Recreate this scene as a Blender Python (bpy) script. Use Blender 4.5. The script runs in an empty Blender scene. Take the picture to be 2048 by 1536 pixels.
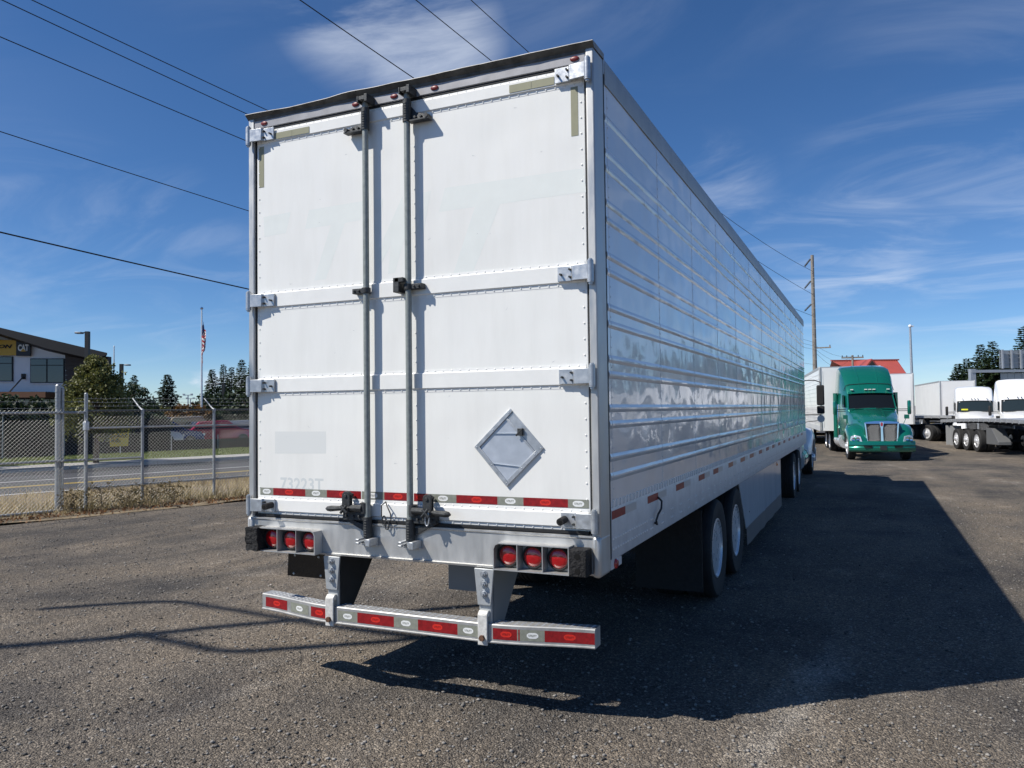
import bpy, bmesh, math, random
from math import sin, cos, pi, radians, sqrt, atan2, tan
from mathutils import Vector, Matrix
random.seed(7)
scene = bpy.context.scene
COL = scene.collection

# ------------------------------------------------------------------ camera
CAMP = Vector((2.707, -4.316, 1.943))
YAW, PITCH, ROLL, FPX = radians(-24.42), radians(1.889), radians(-0.7125), 1567.9
IW, IH = 2048.0, 1536.0
_f = Vector((sin(YAW)*cos(PITCH), cos(YAW)*cos(PITCH), sin(PITCH)))
_r0 = Vector((cos(YAW), -sin(YAW), 0)); _u0 = _r0.cross(_f)
_r = cos(ROLL)*_r0 + sin(ROLL)*_u0
_u = -sin(ROLL)*_r0 + cos(ROLL)*_u0
cd = bpy.data.cameras.new('camera'); cam = bpy.data.objects.new('camera', cd); COL.objects.link(cam)
cam.matrix_world = Matrix((( _r.x, _u.x, -_f.x, CAMP.x), (_r.y, _u.y, -_f.y, CAMP.y), (_r.z, _u.z, -_f.z, CAMP.z), (0,0,0,1)))
cd.sensor_width = 36.0; cd.lens = FPX/IW*36.0; cd.clip_start = 0.05; cd.clip_end = 3000
scene.camera = cam

# ------------------------------------------------------------------ light, sky, exposure
SUN = Vector((0.65, 0.60, -1.0)).normalized()          # travel direction of sunlight
SUN_EL = math.asin(-SUN.z); SUN_AZ = atan2(-SUN.x, -SUN.y)
sd = bpy.data.lights.new('sun', 'SUN'); so = bpy.data.objects.new('sun', sd); COL.objects.link(so)
sd.energy = 5.0; sd.angle = radians(0.53); sd.color = (1.0, 0.95, 0.865)
so.rotation_euler = SUN.to_track_quat('-Z', 'Y').to_euler()
so.location = (-30, -30, 45)
scene.view_settings.view_transform = 'Standard'; scene.view_settings.look = 'None'
scene.view_settings.exposure = 0.17; scene.view_settings.gamma = 1.0
scene.view_settings.use_curve_mapping = False

def ray(x, y):
    return _f + _r*((x-IW/2)/FPX) - _u*((y-IH/2)/FPX)
def on_axis(x, y, ax, v):                 # pixel direction met with an axis-aligned plane
    d = ray(x, y); return CAMP + d*((v-CAMP[ax])/d[ax])
UX, UY = sin(radians(19.0)), cos(radians(19.0))   # direction of street and fence
def nu(n, u, z=0.0):                      # street frame: n metres away from yard, u along the street
    return Vector((-UY*n + UX*u, UX*n + UY*u, z))
def on_n(x, y, n):                        # pixel direction met with the vertical plane n = const
    d = ray(x, y); N = Vector((-UY, UX, 0)); t = (n-CAMP.dot(N))/d.dot(N); return CAMP + d*t
def far(x, y, D):                         # point at horizontal distance D along a pixel direction
    d = ray(x, y); return CAMP + d*(D/math.hypot(d.x, d.y))
def ss(a, b, x):
    t = min(1, max(0, (x-a)/(b-a))); return t*t*(3-2*t)
def gz(x, y):                             # height of the yard
    n = -UY*x + UX*y
    w = 1-ss(9.0, 12.0, n)
    return w*(0.10*(1-ss(0.4, 3.4, y)) - 0.24*ss(14, 34, y))

world = bpy.data.worlds.new('World'); scene.world = world; world.use_nodes = True
def build_world():
    nt = world.node_tree; nt.nodes.clear(); N = nt.nodes.new; L = nt.links.new
    out = N('ShaderNodeOutputWorld'); bg = N('ShaderNodeBackground'); L(bg.outputs[0], out.inputs[0])
    sky = N('ShaderNodeTexSky'); sky.sky_type = 'NISHITA'; sky.sun_disc = False
    sky.sun_elevation = SUN_EL; sky.sun_rotation = SUN_AZ; sky.altitude = 2500
    sky.air_density = 1.0; sky.dust_density = 0.1; sky.ozone_density = 6.0
    bg.inputs[1].default_value = 0.100
    tc = N('ShaderNodeTexCoord'); sep = N('ShaderNodeSeparateXYZ'); L(tc.outputs['Generated'], sep.inputs[0])
    def math_(op, a, b=None, c=None):
        m = N('ShaderNodeMath'); m.operation = op
        for i, v in enumerate((a, b, c)):
            if v is None: continue
            if isinstance(v, (int, float)): m.inputs[i].default_value = v
            else: L(v, m.inputs[i])
        return m.outputs[0]
    zz = math_('ADD', math_('MAXIMUM', sep.outputs[2], 0.0), 0.16)
    comb = N('ShaderNodeCombineXYZ'); L(math_('DIVIDE', sep.outputs[0], zz), comb.inputs[0]); L(math_('DIVIDE', sep.outputs[1], zz), comb.inputs[1])
    def noise(vec, scale, detail, rough, dist):
        n = N('ShaderNodeTexNoise'); L(vec, n.inputs['Vector']); n.inputs['Scale'].default_value = scale
        n.inputs['Detail'].default_value = detail; n.inputs['Roughness'].default_value = rough; n.inputs['Distortion'].default_value = dist
        return n.outputs[0]
    mp = N('ShaderNodeMapping'); L(comb.outputs[0], mp.inputs[0]); mp.inputs['Rotation'].default_value = (0, 0, radians(-48)); mp.inputs['Scale'].default_value = (0.9, 1.6, 1)
    wisp = noise(mp.outputs[0], 1.5, 10, 0.60, 1.1)
    soft = noise(mp.outputs[0], 0.55, 3, 0.5, 0.3)
    def rng(v, a, b, c=0.0, d=1.0):
        m = N('ShaderNodeMapRange'); m.interpolation_type = 'SMOOTHSTEP'; L(v, m.inputs[0])
        for i, k in enumerate((a, b, c, d)): m.inputs[i+1].default_value = k
        return m.outputs[0]
    def spot(px, py, ang, amt):           # a patch of cirrus around one direction of the sky
        d = ray(px, py).normalized()
        vm = N('ShaderNodeVectorMath'); vm.operation = 'DOT_PRODUCT'; L(tc.outputs['Generated'], vm.inputs[0]); vm.inputs[1].default_value = d
        return rng(vm.outputs['Value'], cos(radians(ang)), 1.0, 0.0, amt)
    mask = None
    for s in ((850, 70, 6.5, 1.0), (740, -40, 8, 0.9), (1720, 520, 7, 0.65), (1940, 440, 13, 0.36), (1950, 610, 7, 0.4), (1960, 650, 7, .3), (2090, 200, 16, 0.2),
              (280, 530, 8, 0.30), (60, 480, 9, 0.22), (420, 545, 5, .25), (1430, 390, 5, 0.4), (1530, 500, 5, 0.4), (2600, 500, 25, .5), (-700, 300, 20, .25), (1024, -1500, 40, .4)):
        o = spot(*s); mask = o if mask is None else math_('MAXIMUM', mask, o)
    cir = math_('MULTIPLY', rng(wisp, 0.40, 0.76), mask)
    veil = math_('MULTIPLY', rng(soft, 0.45, 0.95), 0.07)
    # low cumulus bank near the horizon
    elev = sep.outputs[2]
    mp2 = N('ShaderNodeMapping'); L(tc.outputs['Generated'], mp2.inputs[0]); mp2.inputs['Scale'].default_value = (1, 1, 2.6)
    cum = noise(mp2.outputs[0], 9.0, 7, 0.55, 0.2)
    band = math_('MULTIPLY', rng(elev, 0.0, 0.012), math_('SUBTRACT', 1.0, rng(elev, 0.028, 0.060)))
    bank = math_('MULTIPLY', rng(cum, 0.44, 0.58, 0, 0.9), band)
    west = spot(200, 800, 55, 1.0)
    bank = math_('MULTIPLY', bank, rng(west, 0.02, 0.3))
    tot = math_('MINIMUM', math_('ADD', math_('ADD', math_('MULTIPLY', cir, 0.66), veil), bank), 0.9)
    mix = N('ShaderNodeMix'); mix.data_type = 'RGBA'; L(tot, mix.inputs[0]); 
    hsv = N('ShaderNodeHueSaturation'); L(sky.outputs[0], hsv.inputs['Color']); hsv.inputs['Saturation'].default_value = 1.13; hsv.inputs['Hue'].default_value = 0.502
    L(hsv.outputs[0], mix.inputs[6]); mix.inputs[7].default_value = (7.4, 8.0, 9.0, 1)
    L(mix.outputs[2], bg.inputs[0])
build_world()

# ------------------------------------------------------------------ materials
MATS = {}
def mat(name, col=(.5,.5,.5), rough=.55, metal=0.0, var=0.0, vs=6.0, bump=0.0, bs=40.0, coat=0.0, spec=None, emit=None, trans=0.0, vstretch=(1,1,1), bd=.01, rvar=0.0, alpha=None):
    if name in MATS: return MATS[name]
    m = bpy.data.materials.new(name); m.use_nodes = True; MATS[name] = m
    nt = m.node_tree; b = nt.nodes['Principled BSDF']; N = nt.nodes.new; L = nt.links.new
    b.inputs['Base Color'].default_value = (*col, 1); b.inputs['Roughness'].default_value = rough; b.inputs['Metallic'].default_value = metal
    b.inputs['Coat Weight'].default_value = coat; b.inputs['Coat Roughness'].default_value = .04
    if spec is not None: b.inputs['Specular IOR Level'].default_value = spec
    if trans: b.inputs['Transmission Weight'].default_value = trans
    if emit: b.inputs['Emission Color'].default_value = (*emit[:3], 1); b.inputs['Emission Strength'].default_value = emit[3]
    if var or bump or rvar:
        tc = N('ShaderNodeTexCoord'); mp = N('ShaderNodeMapping'); L(tc.outputs['Object'], mp.inputs[0]); mp.inputs['Scale'].default_value = vstretch
    if var or rvar:
        n = N('ShaderNodeTexNoise'); L(mp.outputs[0], n.inputs['Vector']); n.inputs['Scale'].default_value = vs; n.inputs['Detail'].default_value = 6; n.inputs['Roughness'].default_value = .62
    if var:
        mr = N('ShaderNodeMapRange'); L(n.outputs[0], mr.inputs[0]); mr.inputs[1].default_value = .3; mr.inputs[2].default_value = .7; mr.inputs[3].default_value = 1-var; mr.inputs[4].default_value = 1+var
        mx = N('ShaderNodeVectorMath'); mx.operation = 'SCALE'; mx.inputs[0].default_value = col; L(mr.outputs[0], mx.inputs['Scale']); L(mx.outputs[0], b.inputs['Base Color'])
    if rvar:
        mr = N('ShaderNodeMapRange'); L(n.outputs[0], mr.inputs[0]); mr.inputs[1].default_value = .3; mr.inputs[2].default_value = .7; mr.inputs[3].default_value = max(.02, rough-rvar); mr.inputs[4].default_value = rough+rvar
        L(mr.outputs[0], b.inputs['Roughness'])
    if bump:
        n2 = N('ShaderNodeTexNoise'); L(mp.outputs[0], n2.inputs['Vector']); n2.inputs['Scale'].default_value = bs; n2.inputs['Detail'].default_value = 4
        bp = N('ShaderNodeBump'); bp.inputs['Strength'].default_value = bump; bp.inputs['Distance'].default_value = bd; L(n2.outputs[0], bp.inputs['Height']); L(bp.outputs[0], b.inputs['Normal'])
    return m
def leaf_mat(name, col, var=.45):
    m = mat(name, col, .55)
    nt = m.node_tree; b = nt.nodes['Principled BSDF']; N = nt.nodes.new; L = nt.links.new
    g = N('ShaderNodeNewGeometry'); mr = N('ShaderNodeMapRange'); L(g.outputs['Random Per Island'], mr.inputs[0]); mr.inputs[3].default_value = 1-var; mr.inputs[4].default_value = 1+var
    mx = N('ShaderNodeVectorMath'); mx.operation = 'SCALE'; mx.inputs[0].default_value = col; L(mr.outputs[0], mx.inputs['Scale']); L(mx.outputs[0], b.inputs['Base Color'])
    out = nt.nodes['Material Output']; tr = N('ShaderNodeBsdfTranslucent'); L(mx.outputs[0], tr.inputs[0])
    ms = N('ShaderNodeMixShader'); ms.inputs[0].default_value = .25; L(b.outputs[0], ms.inputs[1]); L(tr.outputs[0], ms.inputs[2]); L(ms.outputs[0], out.inputs[0])
    return m

def gravel_mat():
    m = bpy.data.materials.new('gravel'); m.use_nodes = True; MATS['gravel'] = m
    nt = m.node_tree; b = nt.nodes['Principled BSDF']; N = nt.nodes.new; L = nt.links.new
    g = N('ShaderNodeNewGeometry'); P = g.outputs['Position']
    def noise(scale, det, rough=.6, vec=None, dist=0):
        n = N('ShaderNodeTexNoise'); L(vec or P, n.inputs['Vector']); n.inputs['Scale'].default_value = scale; n.inputs['Detail'].default_value = det; n.inputs['Roughness'].default_value = rough; n.inputs['Distortion'].default_value = dist
        return n.outputs[0]
    def ramp(v, pts):
        r = N('ShaderNodeValToRGB'); L(v, r.inputs[0]); e = r.color_ramp.elements
        while len(e) < len(pts): e.new(.5)
        for k, (p, c) in zip(e, pts): k.position = p; k.color = (*c, 1)
        return r.outputs[0]
    def mix(f, a, c, t='MIX'):
        x = N('ShaderNodeMix'); x.data_type = 'RGBA'; x.blend_type = t
        if isinstance(f, float): x.inputs[0].default_value = f
        else: L(f, x.inputs[0])
        L(a, x.inputs[6]); L(c, x.inputs[7]); return x.outputs[2]
    def rng(v, a, b_, c, d):
        q = N('ShaderNodeMapRange'); L(v, q.inputs[0])
        for i, k in enumerate((a, b_, c, d)): q.inputs[i+1].default_value = k
        return q.outputs[0]
    mp = N('ShaderNodeMapping'); L(P, mp.inputs[0]); mp.inputs['Rotation'].default_value = (0, 0, radians(-12)); mp.inputs['Scale'].default_value = (.75, .22, 1)
    base = ramp(noise(.9, 6, .65, mp.outputs[0], .6), [(.30, (.086, .083, .082)), (.45, (.138, .125, .112)), (.60, (.182, .161, .139)), (.74, (.31, .29, .265))])
    patch = ramp(noise(.55, 5, .62), [(.34, (.60, .62, .66)), (.48, (.98, .97, .95)), (.62, (1.15, 1.10, 1.02)), (.74, (1.9, 1.88, 1.82))])
    c = mix(1.0, base, patch, 'MULTIPLY')
    vo = N('ShaderNodeTexVoronoi'); L(P, vo.inputs['Vector']); vo.inputs['Scale'].default_value = 85; vo.inputs['Randomness'].default_value = 1
    hs = N('ShaderNodeSeparateColor'); L(vo.outputs['Color'], hs.inputs[0])
    c = mix(1.0, c, ramp(hs.outputs[0], [(0, (.50, .50, .51)), (.45, (.93, .91, .88)), (.86, (1.2, 1.18, 1.14)), (1, (2.2, 2.15, 2.05))]), 'MULTIPLY')
    grit = ramp(noise(210, 3, .7), [(.30, (.52, .52, .52)), (.5, (1, 1, 1)), (.70, (1.5, 1.48, 1.45))])
    c = mix(1.0, c, grit, 'MULTIPLY')
    L(c, b.inputs['Base Color']); b.inputs['Roughness'].default_value = .93; b.inputs['Specular IOR Level'].default_value = .15
    # relief: pebbles and clods
    h = N('ShaderNodeMath'); h.operation = 'MULTIPLY_ADD'; L(rng(vo.outputs['Distance'], 0, .7, 1, 0), h.inputs[0]); h.inputs[1].default_value = .55
    v2 = N('ShaderNodeTexVoronoi'); L(P, v2.inputs['Vector']); v2.inputs['Scale'].default_value = 23
    h2 = N('ShaderNodeMath'); h2.operation = 'MULTIPLY_ADD'; L(rng(v2.outputs['Distance'], 0, .55, 1, 0), h2.inputs[0]); h2.inputs[1].default_value = .5; L(noise(9, 6, .7), h2.inputs[2])
    L(h2.outputs[0], h.inputs[2])
    bp = N('ShaderNodeBump'); bp.inputs['Strength'].default_value = .9; bp.inputs['Distance'].default_value = .022; L(h.outputs[0], bp.inputs['Height']); L(bp.outputs[0], b.inputs['Normal'])
    return m

def panel_mat(name, col, strength, scl, rough, coat, dirt):
    """painted sheet metal: slow oil-can waves in the relief, faint grime"""
    m = bpy.data.materials.new(name); m.use_nodes = True; MATS[name] = m
    nt = m.node_tree; b = nt.nodes['Principled BSDF']; N = nt.nodes.new; L = nt.links.new
    g = N('ShaderNodeNewGeometry'); mp = N('ShaderNodeMapping'); L(g.outputs['Position'], mp.inputs[0]); mp.inputs['Scale'].default_value = scl
    n = N('ShaderNodeTexNoise'); L(mp.outputs[0], n.inputs['Vector']); n.inputs['Scale'].default_value = 1.0; n.inputs['Detail'].default_value = 1.2; n.inputs['Roughness'].default_value = .4
    n3 = N('ShaderNodeTexNoise'); L(mp.outputs[0], n3.inputs['Vector']); n3.inputs['Scale'].default_value = .23; n3.inputs['Detail'].default_value = 0.0
    ad = N('ShaderNodeMath'); ad.operation = 'MULTIPLY_ADD'; L(n3.outputs[0], ad.inputs[0]); ad.inputs[1].default_value = 2.0; L(n.outputs[0], ad.inputs[2])
    bp = N('ShaderNodeBump'); bp.inputs['Strength'].default_value = strength; bp.inputs['Distance'].default_value = .03; L(ad.outputs[0], bp.inputs['Height']); L(bp.outputs[0], b.inputs['Normal']); L(bp.outputs[0], b.inputs['Coat Normal'])
    mp2 = N('ShaderNodeMapping'); L(g.outputs['Position'], mp2.inputs[0]); mp2.inputs['Scale'].default_value = (5, 5, .7)
    d = N('ShaderNodeTexNoise'); L(mp2.outputs[0], d.inputs['Vector']); d.inputs['Scale'].default_value = 1.3; d.inputs['Detail'].default_value = 8; d.inputs['Roughness'].default_value = .68
    mr = N('ShaderNodeMapRange'); L(d.outputs[0], mr.inputs[0]); mr.inputs[1].default_value = .42; mr.inputs[2].default_value = .8; mr.inputs[3].default_value = 0; mr.inputs[4].default_value = dirt
    mx = N('ShaderNodeMix'); mx.data_type = 'RGBA'; L(mr.outputs[0], mx.inputs[0]); mx.inputs[6].default_value = (*col, 1); mx.inputs[7].default_value = (col[0]*.62, col[1]*.62, col[2]*.60, 1)
    L(mx.outputs[2], b.inputs['Base Color'])
    mr2 = N('ShaderNodeMapRange'); L(d.outputs[0], mr2.inputs[0]); mr2.inputs[1].default_value = .35; mr2.inputs[2].default_value = .8; mr2.inputs[3].default_value = rough; mr2.inputs[4].default_value = rough+.18
    L(mr2.outputs[0], b.inputs['Roughness'])
    b.inputs['Coat Weight'].default_value = coat; b.inputs['Coat Roughness'].default_value = .02
    return m

# ------------------------------------------------------------------ mesh building
class MB:
    def __init__(s): s.v = []; s.f = []; s.mi = []
    def add(s, vs, fs, mi=0):
        o = len(s.v); s.v.extend([tuple(p) for p in vs]); s.f.extend([tuple(i+o for i in f) for f in fs]); s.mi.extend([mi]*len(fs)); return s
    def box(s, x0, x1, y0, y1, z0, z1, mi=0):
        return s.add([(x0,y0,z0),(x1,y0,z0),(x1,y1,z0),(x0,y1,z0),(x0,y0,z1),(x1,y0,z1),(x1,y1,z1),(x0,y1,z1)],
              [(0,3,2,1),(4,5,6,7),(0,1,5,4),(1,2,6,5),(2,3,7,6),(3,0,4,7)], mi)
    def hexa(s, p, mi=0):                 # 8 corners: bottom ring then top ring
        return s.add(p, [(0,3,2,1),(4,5,6,7),(0,1,5,4),(1,2,6,5),(2,3,7,6),(3,0,4,7)], mi)
    def prism(s, poly, ext, mi=0):        # 3D polygon pushed along a vector
        n = len(poly); e = Vector(ext); a = [Vector(p) for p in poly]
        vs = a + [p+e for p in a]
        return s.add(vs, [tuple(range(n))[::-1], tuple(range(n, 2*n))] + [(i, (i+1)%n, n+(i+1)%n, n+i) for i in range(n)], mi)
    def cyl(s, a, b, r, r2=None, n=12, mi=0, caps=True):
        a = Vector(a); b = Vector(b); r2 = r if r2 is None else r2
        d = (b-a).normalized(); t = Vector((0,0,1)) if abs(d.z) < .9 else Vector((1,0,0)); x = d.cross(t).normalized(); y = d.cross(x)
        vs = [a+(x*cos(2*pi*i/n)+y*sin(2*pi*i/n))*r for i in range(n)] + [b+(x*cos(2*pi*i/n)+y*sin(2*pi*i/n))*r2 for i in range(n)]
        fs = [(i, n+i, n+(i+1)%n, (i+1)%n) for i in range(n)]
        if caps: fs += [tuple(range(n)), tuple(range(n, 2*n))[::-1]]
        return s.add(vs, fs, mi)
    def tube(s, pts, r, n=8, mi=0):
        pts = [Vector(p) for p in pts]; rs = r if isinstance(r, (list, tuple)) else [r]*len(pts); vs = []; fs = []; px = None
        for i, p in enumerate(pts):
            d = (pts[min(i+1, len(pts)-1)]-pts[max(i-1, 0)]).normalized()
            if px is None:
                t = Vector((0,0,1)) if abs(d.z) < .9 else Vector((1,0,0)); x = d.cross(t).normalized()
            else: x = (px-d*px.dot(d)).normalized()
            px = x; y = d.cross(x)
            vs += [p+(x*cos(2*pi*k/n)+y*sin(2*pi*k/n))*rs[i] for k in range(n)]
        for i in range(len(pts)-1):
            fs += [(i*n+k, i*n+(k+1)%n, (i+1)*n+(k+1)%n, (i+1)*n+k) for k in range(n)]
        e = (len(pts)-1)*n
        fs += [tuple(range(n))[::-1], tuple(range(e, e+n))]
        return s.add(vs, fs, mi)
    def lathe(s, prof, o, axis=0, n=24, mi=0, sgn=1, caps=True):  # prof: (radius, height along axis)
        vs = []; fs = []; m = len(prof)
        for (r, h) in prof:
            for k in range(n):
                a = 2*pi*k/n; p = [0,0,0]; p[axis] = sgn*h; p[(axis+1)%3] = r*cos(a); p[(axis+2)%3] = sgn*r*sin(a)
                vs.append((p[0]+o[0], p[1]+o[1], p[2]+o[2]))
        for i in range(m-1):
            fs += [(i*n+k, i*n+(k+1)%n, (i+1)*n+(k+1)%n, (i+1)*n+k) for k in range(n)]
        if caps and prof[0][0] > 1e-4: fs.append(tuple(range(n))[::-1])
        if caps and prof[-1][0] > 1e-4: fs.append(tuple(range((m-1)*n, m*n)))
        return s.add(vs, fs, mi)
    def dome(s, c, nrm, r, h=.5, n=6, mi=0):
        c = Vector(c); d = Vector(nrm); t = Vector((0,0,1)) if abs(d.z) < .9 else Vector((1,0,0)); x = d.cross(t).normalized(); y = d.cross(x)
        vs = [c+(x*cos(2*pi*k/n)+y*sin(2*pi*k/n))*r for k in range(n)] + [c+d*r*h*.75+(x*cos(2*pi*k/n)+y*sin(2*pi*k/n))*r*.62 for k in range(n)] + [c+d*r*h]
        return s.add(vs, [(k, (k+1)%n, n+(k+1)%n, n+k) for k in range(n)] + [(n+k, n+(k+1)%n, 2*n) for k in range(n)], mi)
    def loft(s, secs, closed=True, caps=True, mi=0):
        n = len(secs[0]); vs = [p for q in secs for p in q]; fs = []
        for i in range(len(secs)-1):
            for k in range(n if closed else n-1):
                fs.append((i*n+k, i*n+(k+1)%n, (i+1)*n+(k+1)%n, (i+1)*n+k))
        if caps and closed: fs += [tuple(range(n))[::-1], tuple(range((len(secs)-1)*n, len(secs)*n))]
        return s.add(vs, fs, mi)
    def mesh(s, name, mats, sharp=35, recalc=True):
        me = bpy.data.meshes.new(name); me.from_pydata(s.v, [], s.f)
        for m in (mats if isinstance(mats, (list, tuple)) else [mats]): me.materials.append(m)
        if any(s.mi): me.polygons.foreach_set('material_index', s.mi)
        if recalc:
            bm = bmesh.new(); bm.from_mesh(me); bmesh.ops.recalc_face_normals(bm, faces=bm.faces); bm.to_mesh(me); bm.free()
        if sharp is not None:
            me.polygons.foreach_set('use_smooth', [True]*len(me.polygons)); me.set_sharp_from_angle(angle=radians(sharp))
        me.update(); return me

def link(name, data, parent=None, loc=None, rot=None):
    o = bpy.data.objects.new(name, data); COL.objects.link(o)
    if parent is not None: o.parent = parent
    if loc is not None: o.location = loc
    if rot is not None: o.rotation_euler = rot
    return o
def obj(name, mb, m, parent=None, loc=None, rot=None, bev=0, sub=0, sharp=35, label=None, stuff=False, recalc=True):
    o = link(name, mb.mesh(name, m, sharp, recalc), parent, loc, rot)
    if bev:
        b = o.modifiers.new('bevel', 'BEVEL'); b.width = bev; b.segments = 2; b.limit_method = 'ANGLE'; b.angle_limit = radians(40); b.harden_normals = False
    if sub:
        b = o.modifiers.new('subdivision', 'SUBSURF'); b.levels = sub; b.render_levels = sub
    if label: o['label'] = label
    if stuff: o['kind'] = 'stuff'
    return o
def tag(o, label, cat, group=None):
    o['label'] = label; o['category'] = cat
    if group: o['group'] = group
    return o
def thing(name, label, cat, loc=(0,0,0), rotz=0, group=None):
    return tag(link(name, None, None, loc, (0,0,rotz)), label, cat, group)
def struct(name, mb, m, sharp=None, **k):
    o = obj(name, mb, m, sharp=sharp, **k); o['kind'] = 'structure'; return o
def copy_tree(o, parent=None):
    c = o.copy(); COL.objects.link(c)
    if parent is not None: c.parent = parent
    for ch in o.children: copy_tree(ch, c)
    return c
def text_data(body, size=1.0, offset=0.0, shear=0.0, extrude=0.0):
    """letters as plain polygons in the XY plane, centred"""
    cu = bpy.data.curves.new('lettering', 'FONT'); cu.body = body; cu.size = size; cu.offset = offset; cu.shear = shear; cu.extrude = extrude
    cu.align_x = 'CENTER'; cu.align_y = 'CENTER'; cu.resolution_u = 2
    o = bpy.data.objects.new('lettering', cu); COL.objects.link(o)
    dg = bpy.context.evaluated_depsgraph_get(); me = bpy.data.meshes.new_from_object(o.evaluated_get(dg))
    vs = [v.co.copy() for v in me.vertices]; fs = [tuple(p.vertices) for p in me.polygons]
    bpy.data.objects.remove(o); bpy.data.meshes.remove(me); bpy.data.curves.remove(cu)
    x0 = min(v.x for v in vs); x1 = max(v.x for v in vs); y0 = min(v.y for v in vs); y1 = max(v.y for v in vs)
    return [((v.x-(x0+x1)/2)/(x1-x0), (v.y-(y0+y1)/2)/(y1-y0)) for v in vs], fs       # unit box
# ------------------------------------------------------------------ ground, street
from mathutils import noise as mnoise
def build_ground():
    def axis(lo, hi, step, out, g=1.18):
        a = [lo+i*step for i in range(int(round((hi-lo)/step))+1)]; s = step; x = hi
        while x < out: s *= g; x += s; a.append(x)
        s = step; x = lo; b = []
        while x > -out: s *= g; x -= s; b.append(x)
        return b[::-1]+a
    xs = axis(-16, 12, .25, 1500); ys = axis(-6, 34, .25, 1500)
    vs = []
    for y in ys:
        for x in xs:
            n = -UY*x + UX*y
            z = gz(x, y) - .06*ss(12.2, 12.8, n)
            if -20 < x < 16 and -8 < y < 40: z += .012*mnoise.noise((x*.9, y*.9, 0)) + .006*mnoise.noise((x*3.1, y*3.1, 4))
            vs.append((x, y, z))
    W = len(xs); fs = [(j*W+i, j*W+i+1, (j+1)*W+i+1, (j+1)*W+i) for j in range(len(ys)-1) for i in range(W-1)]
    mb = MB(); mb.add(vs, fs); o = struct('yard_ground', mb, gravel_mat(), recalc=False)
    o.data.polygons.foreach_set('use_smooth', [True]*len(fs))
build_ground()
U0, U1 = -70.0, 150.0
def strip(name, n0, n1, z0, z1, m, kind=True, segs=44, u0=U0, u1=U1, wob=0.0, parent=None):
    vs = []; fs = []
    for i in range(segs+1):
        u = u0+(u1-u0)*i/segs
        a = wob*mnoise.noise((u*.7, n0, 0))
        vs += [nu(n0+a, u, z0), nu(n1, u, z1)]
    fs = [(2*i, 2*i+2, 2*i+3, 2*i+1) for i in range(segs)]
    mb = MB(); mb.add(vs, fs)
    if parent is not None: return obj(name, mb, m, parent)
    return struct(name, mb, m)
asph = mat('road_asphalt', (.062, .063, .067), .85, var=.18, vs=1.2, bump=.3, bs=120)
strip('dry_verge', 12.45, 18.05, .008, .014, mat('dry_verge_soil', (.20, .155, .095), .95, var=.35, vs=3, bump=.5, bs=30), segs=440, wob=.35)
road = strip('road', 17.95, 26.62, .02, .02, asph)
white = mat('road_paint_white', (.72, .72, .70), .7, var=.12, vs=6); yel = mat('road_paint_yellow', (.62, .43, .07), .7, var=.15, vs=6)
strip('edge_line', 18.15, 18.30, .0245, .0245, white, parent=road)
strip('bike_lane_line', 22.35, 22.46, .0245, .0245, white, parent=road)
for n_ in (20.3, 20.52): strip('centre_line', n_, n_+.1, .0245, .0245, yel, parent=road)
strip('kerbside_strip', 24.7, 26.6, .0245, .0245, mat('dark_asphalt', (.028, .028, .031), .9, var=.2, vs=1.5), parent=road)  # darker strip of road surface along the far kerb
kb = MB()
for i in range(73):
    u = U0+i*3.05
    p = [nu(26.6, u+.01, 0), nu(26.6, u+3.04, 0), nu(26.85, u+3.04, 0), nu(26.85, u+.01, 0), nu(26.63, u+.01, .16), nu(26.63, u+3.04, .16), nu(26.85, u+3.04, .16), nu(26.85, u+.01, .16)]
    kb.hexa(p)
struct('kerb', kb, mat('kerb_concrete', (.42, .40, .36), .85, var=.12, vs=3))
strip('pavement', 26.85, 28.3, .15, .16, mat('pavement_concrete', (.36, .345, .32), .9, var=.12, vs=2))
strip('lawn', 28.3, 35.0, .155, .12, mat('lawn_soil', (.14, .165, .05), .95, var=.35, vs=1.5, bump=.6, bs=30))
strip('car_park', 35.0, 90.0, .11, .11, mat('car_park_asphalt', (.06, .06, .063), .9, var=.2, vs=.6))
# ------------------------------------------------------------------ shared vehicle materials
M_alu = mat('brushed_aluminium', (.52, .52, .51), .48, .65, var=.10, vs=14, rvar=.12, vstretch=(1, 1, .25), bump=.04, bs=30)
M_galv = mat('galvanised_steel', (.50, .52, .54), .42, .7, var=.16, vs=22, rvar=.1, bump=.05, bs=60)
M_rod = mat('galvanised_rod', (.25, .275, .265), .5, .25, var=.2, vs=30, bump=.15, bs=180)
M_iron = mat('dark_cast_iron', (.055, .058, .06), .55, .5, var=.3, vs=25, bump=.2, bs=90)
M_black = mat('black_rubber', (.012, .012, .013), .75, var=.3, vs=30, bump=.25, bs=60)
M_ragged = mat('torn_rubber', (.010, .010, .011), .85, var=.4, vs=40, bump=1.0, bs=45, bd=.02)
M_tyre = mat('tyre_rubber', (.018, .018, .019), .8, var=.25, vs=12, bump=.1, bs=60)
M_frame = mat('black_chassis', (.018, .018, .02), .6, var=.3, vs=6)
M_pol = mat('polished_wheel', (.72, .73, .75), .30, .45, rvar=.06, vs=10)
M_chrome = mat('chrome', (.82, .83, .85), .06, 1.0)
M_white = mat('white_enamel', (.78, .79, .80), .32, var=.05, vs=5, coat=.3)
M_dull = mat('dirty_white_rail', (.60, .61, .62), .42, .15, var=.10, vs=9)
M_redtape = mat('red_reflective_tape', (.24, .008, .011), .38, var=.30, vs=45)
M_greytape = mat('grey_reflective_tape', (.235, .245, .205), .38, var=.16, vs=45)
M_olive = mat('faded_olive_tape', (.27, .265, .175), .45, var=.05, vs=30)
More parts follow.
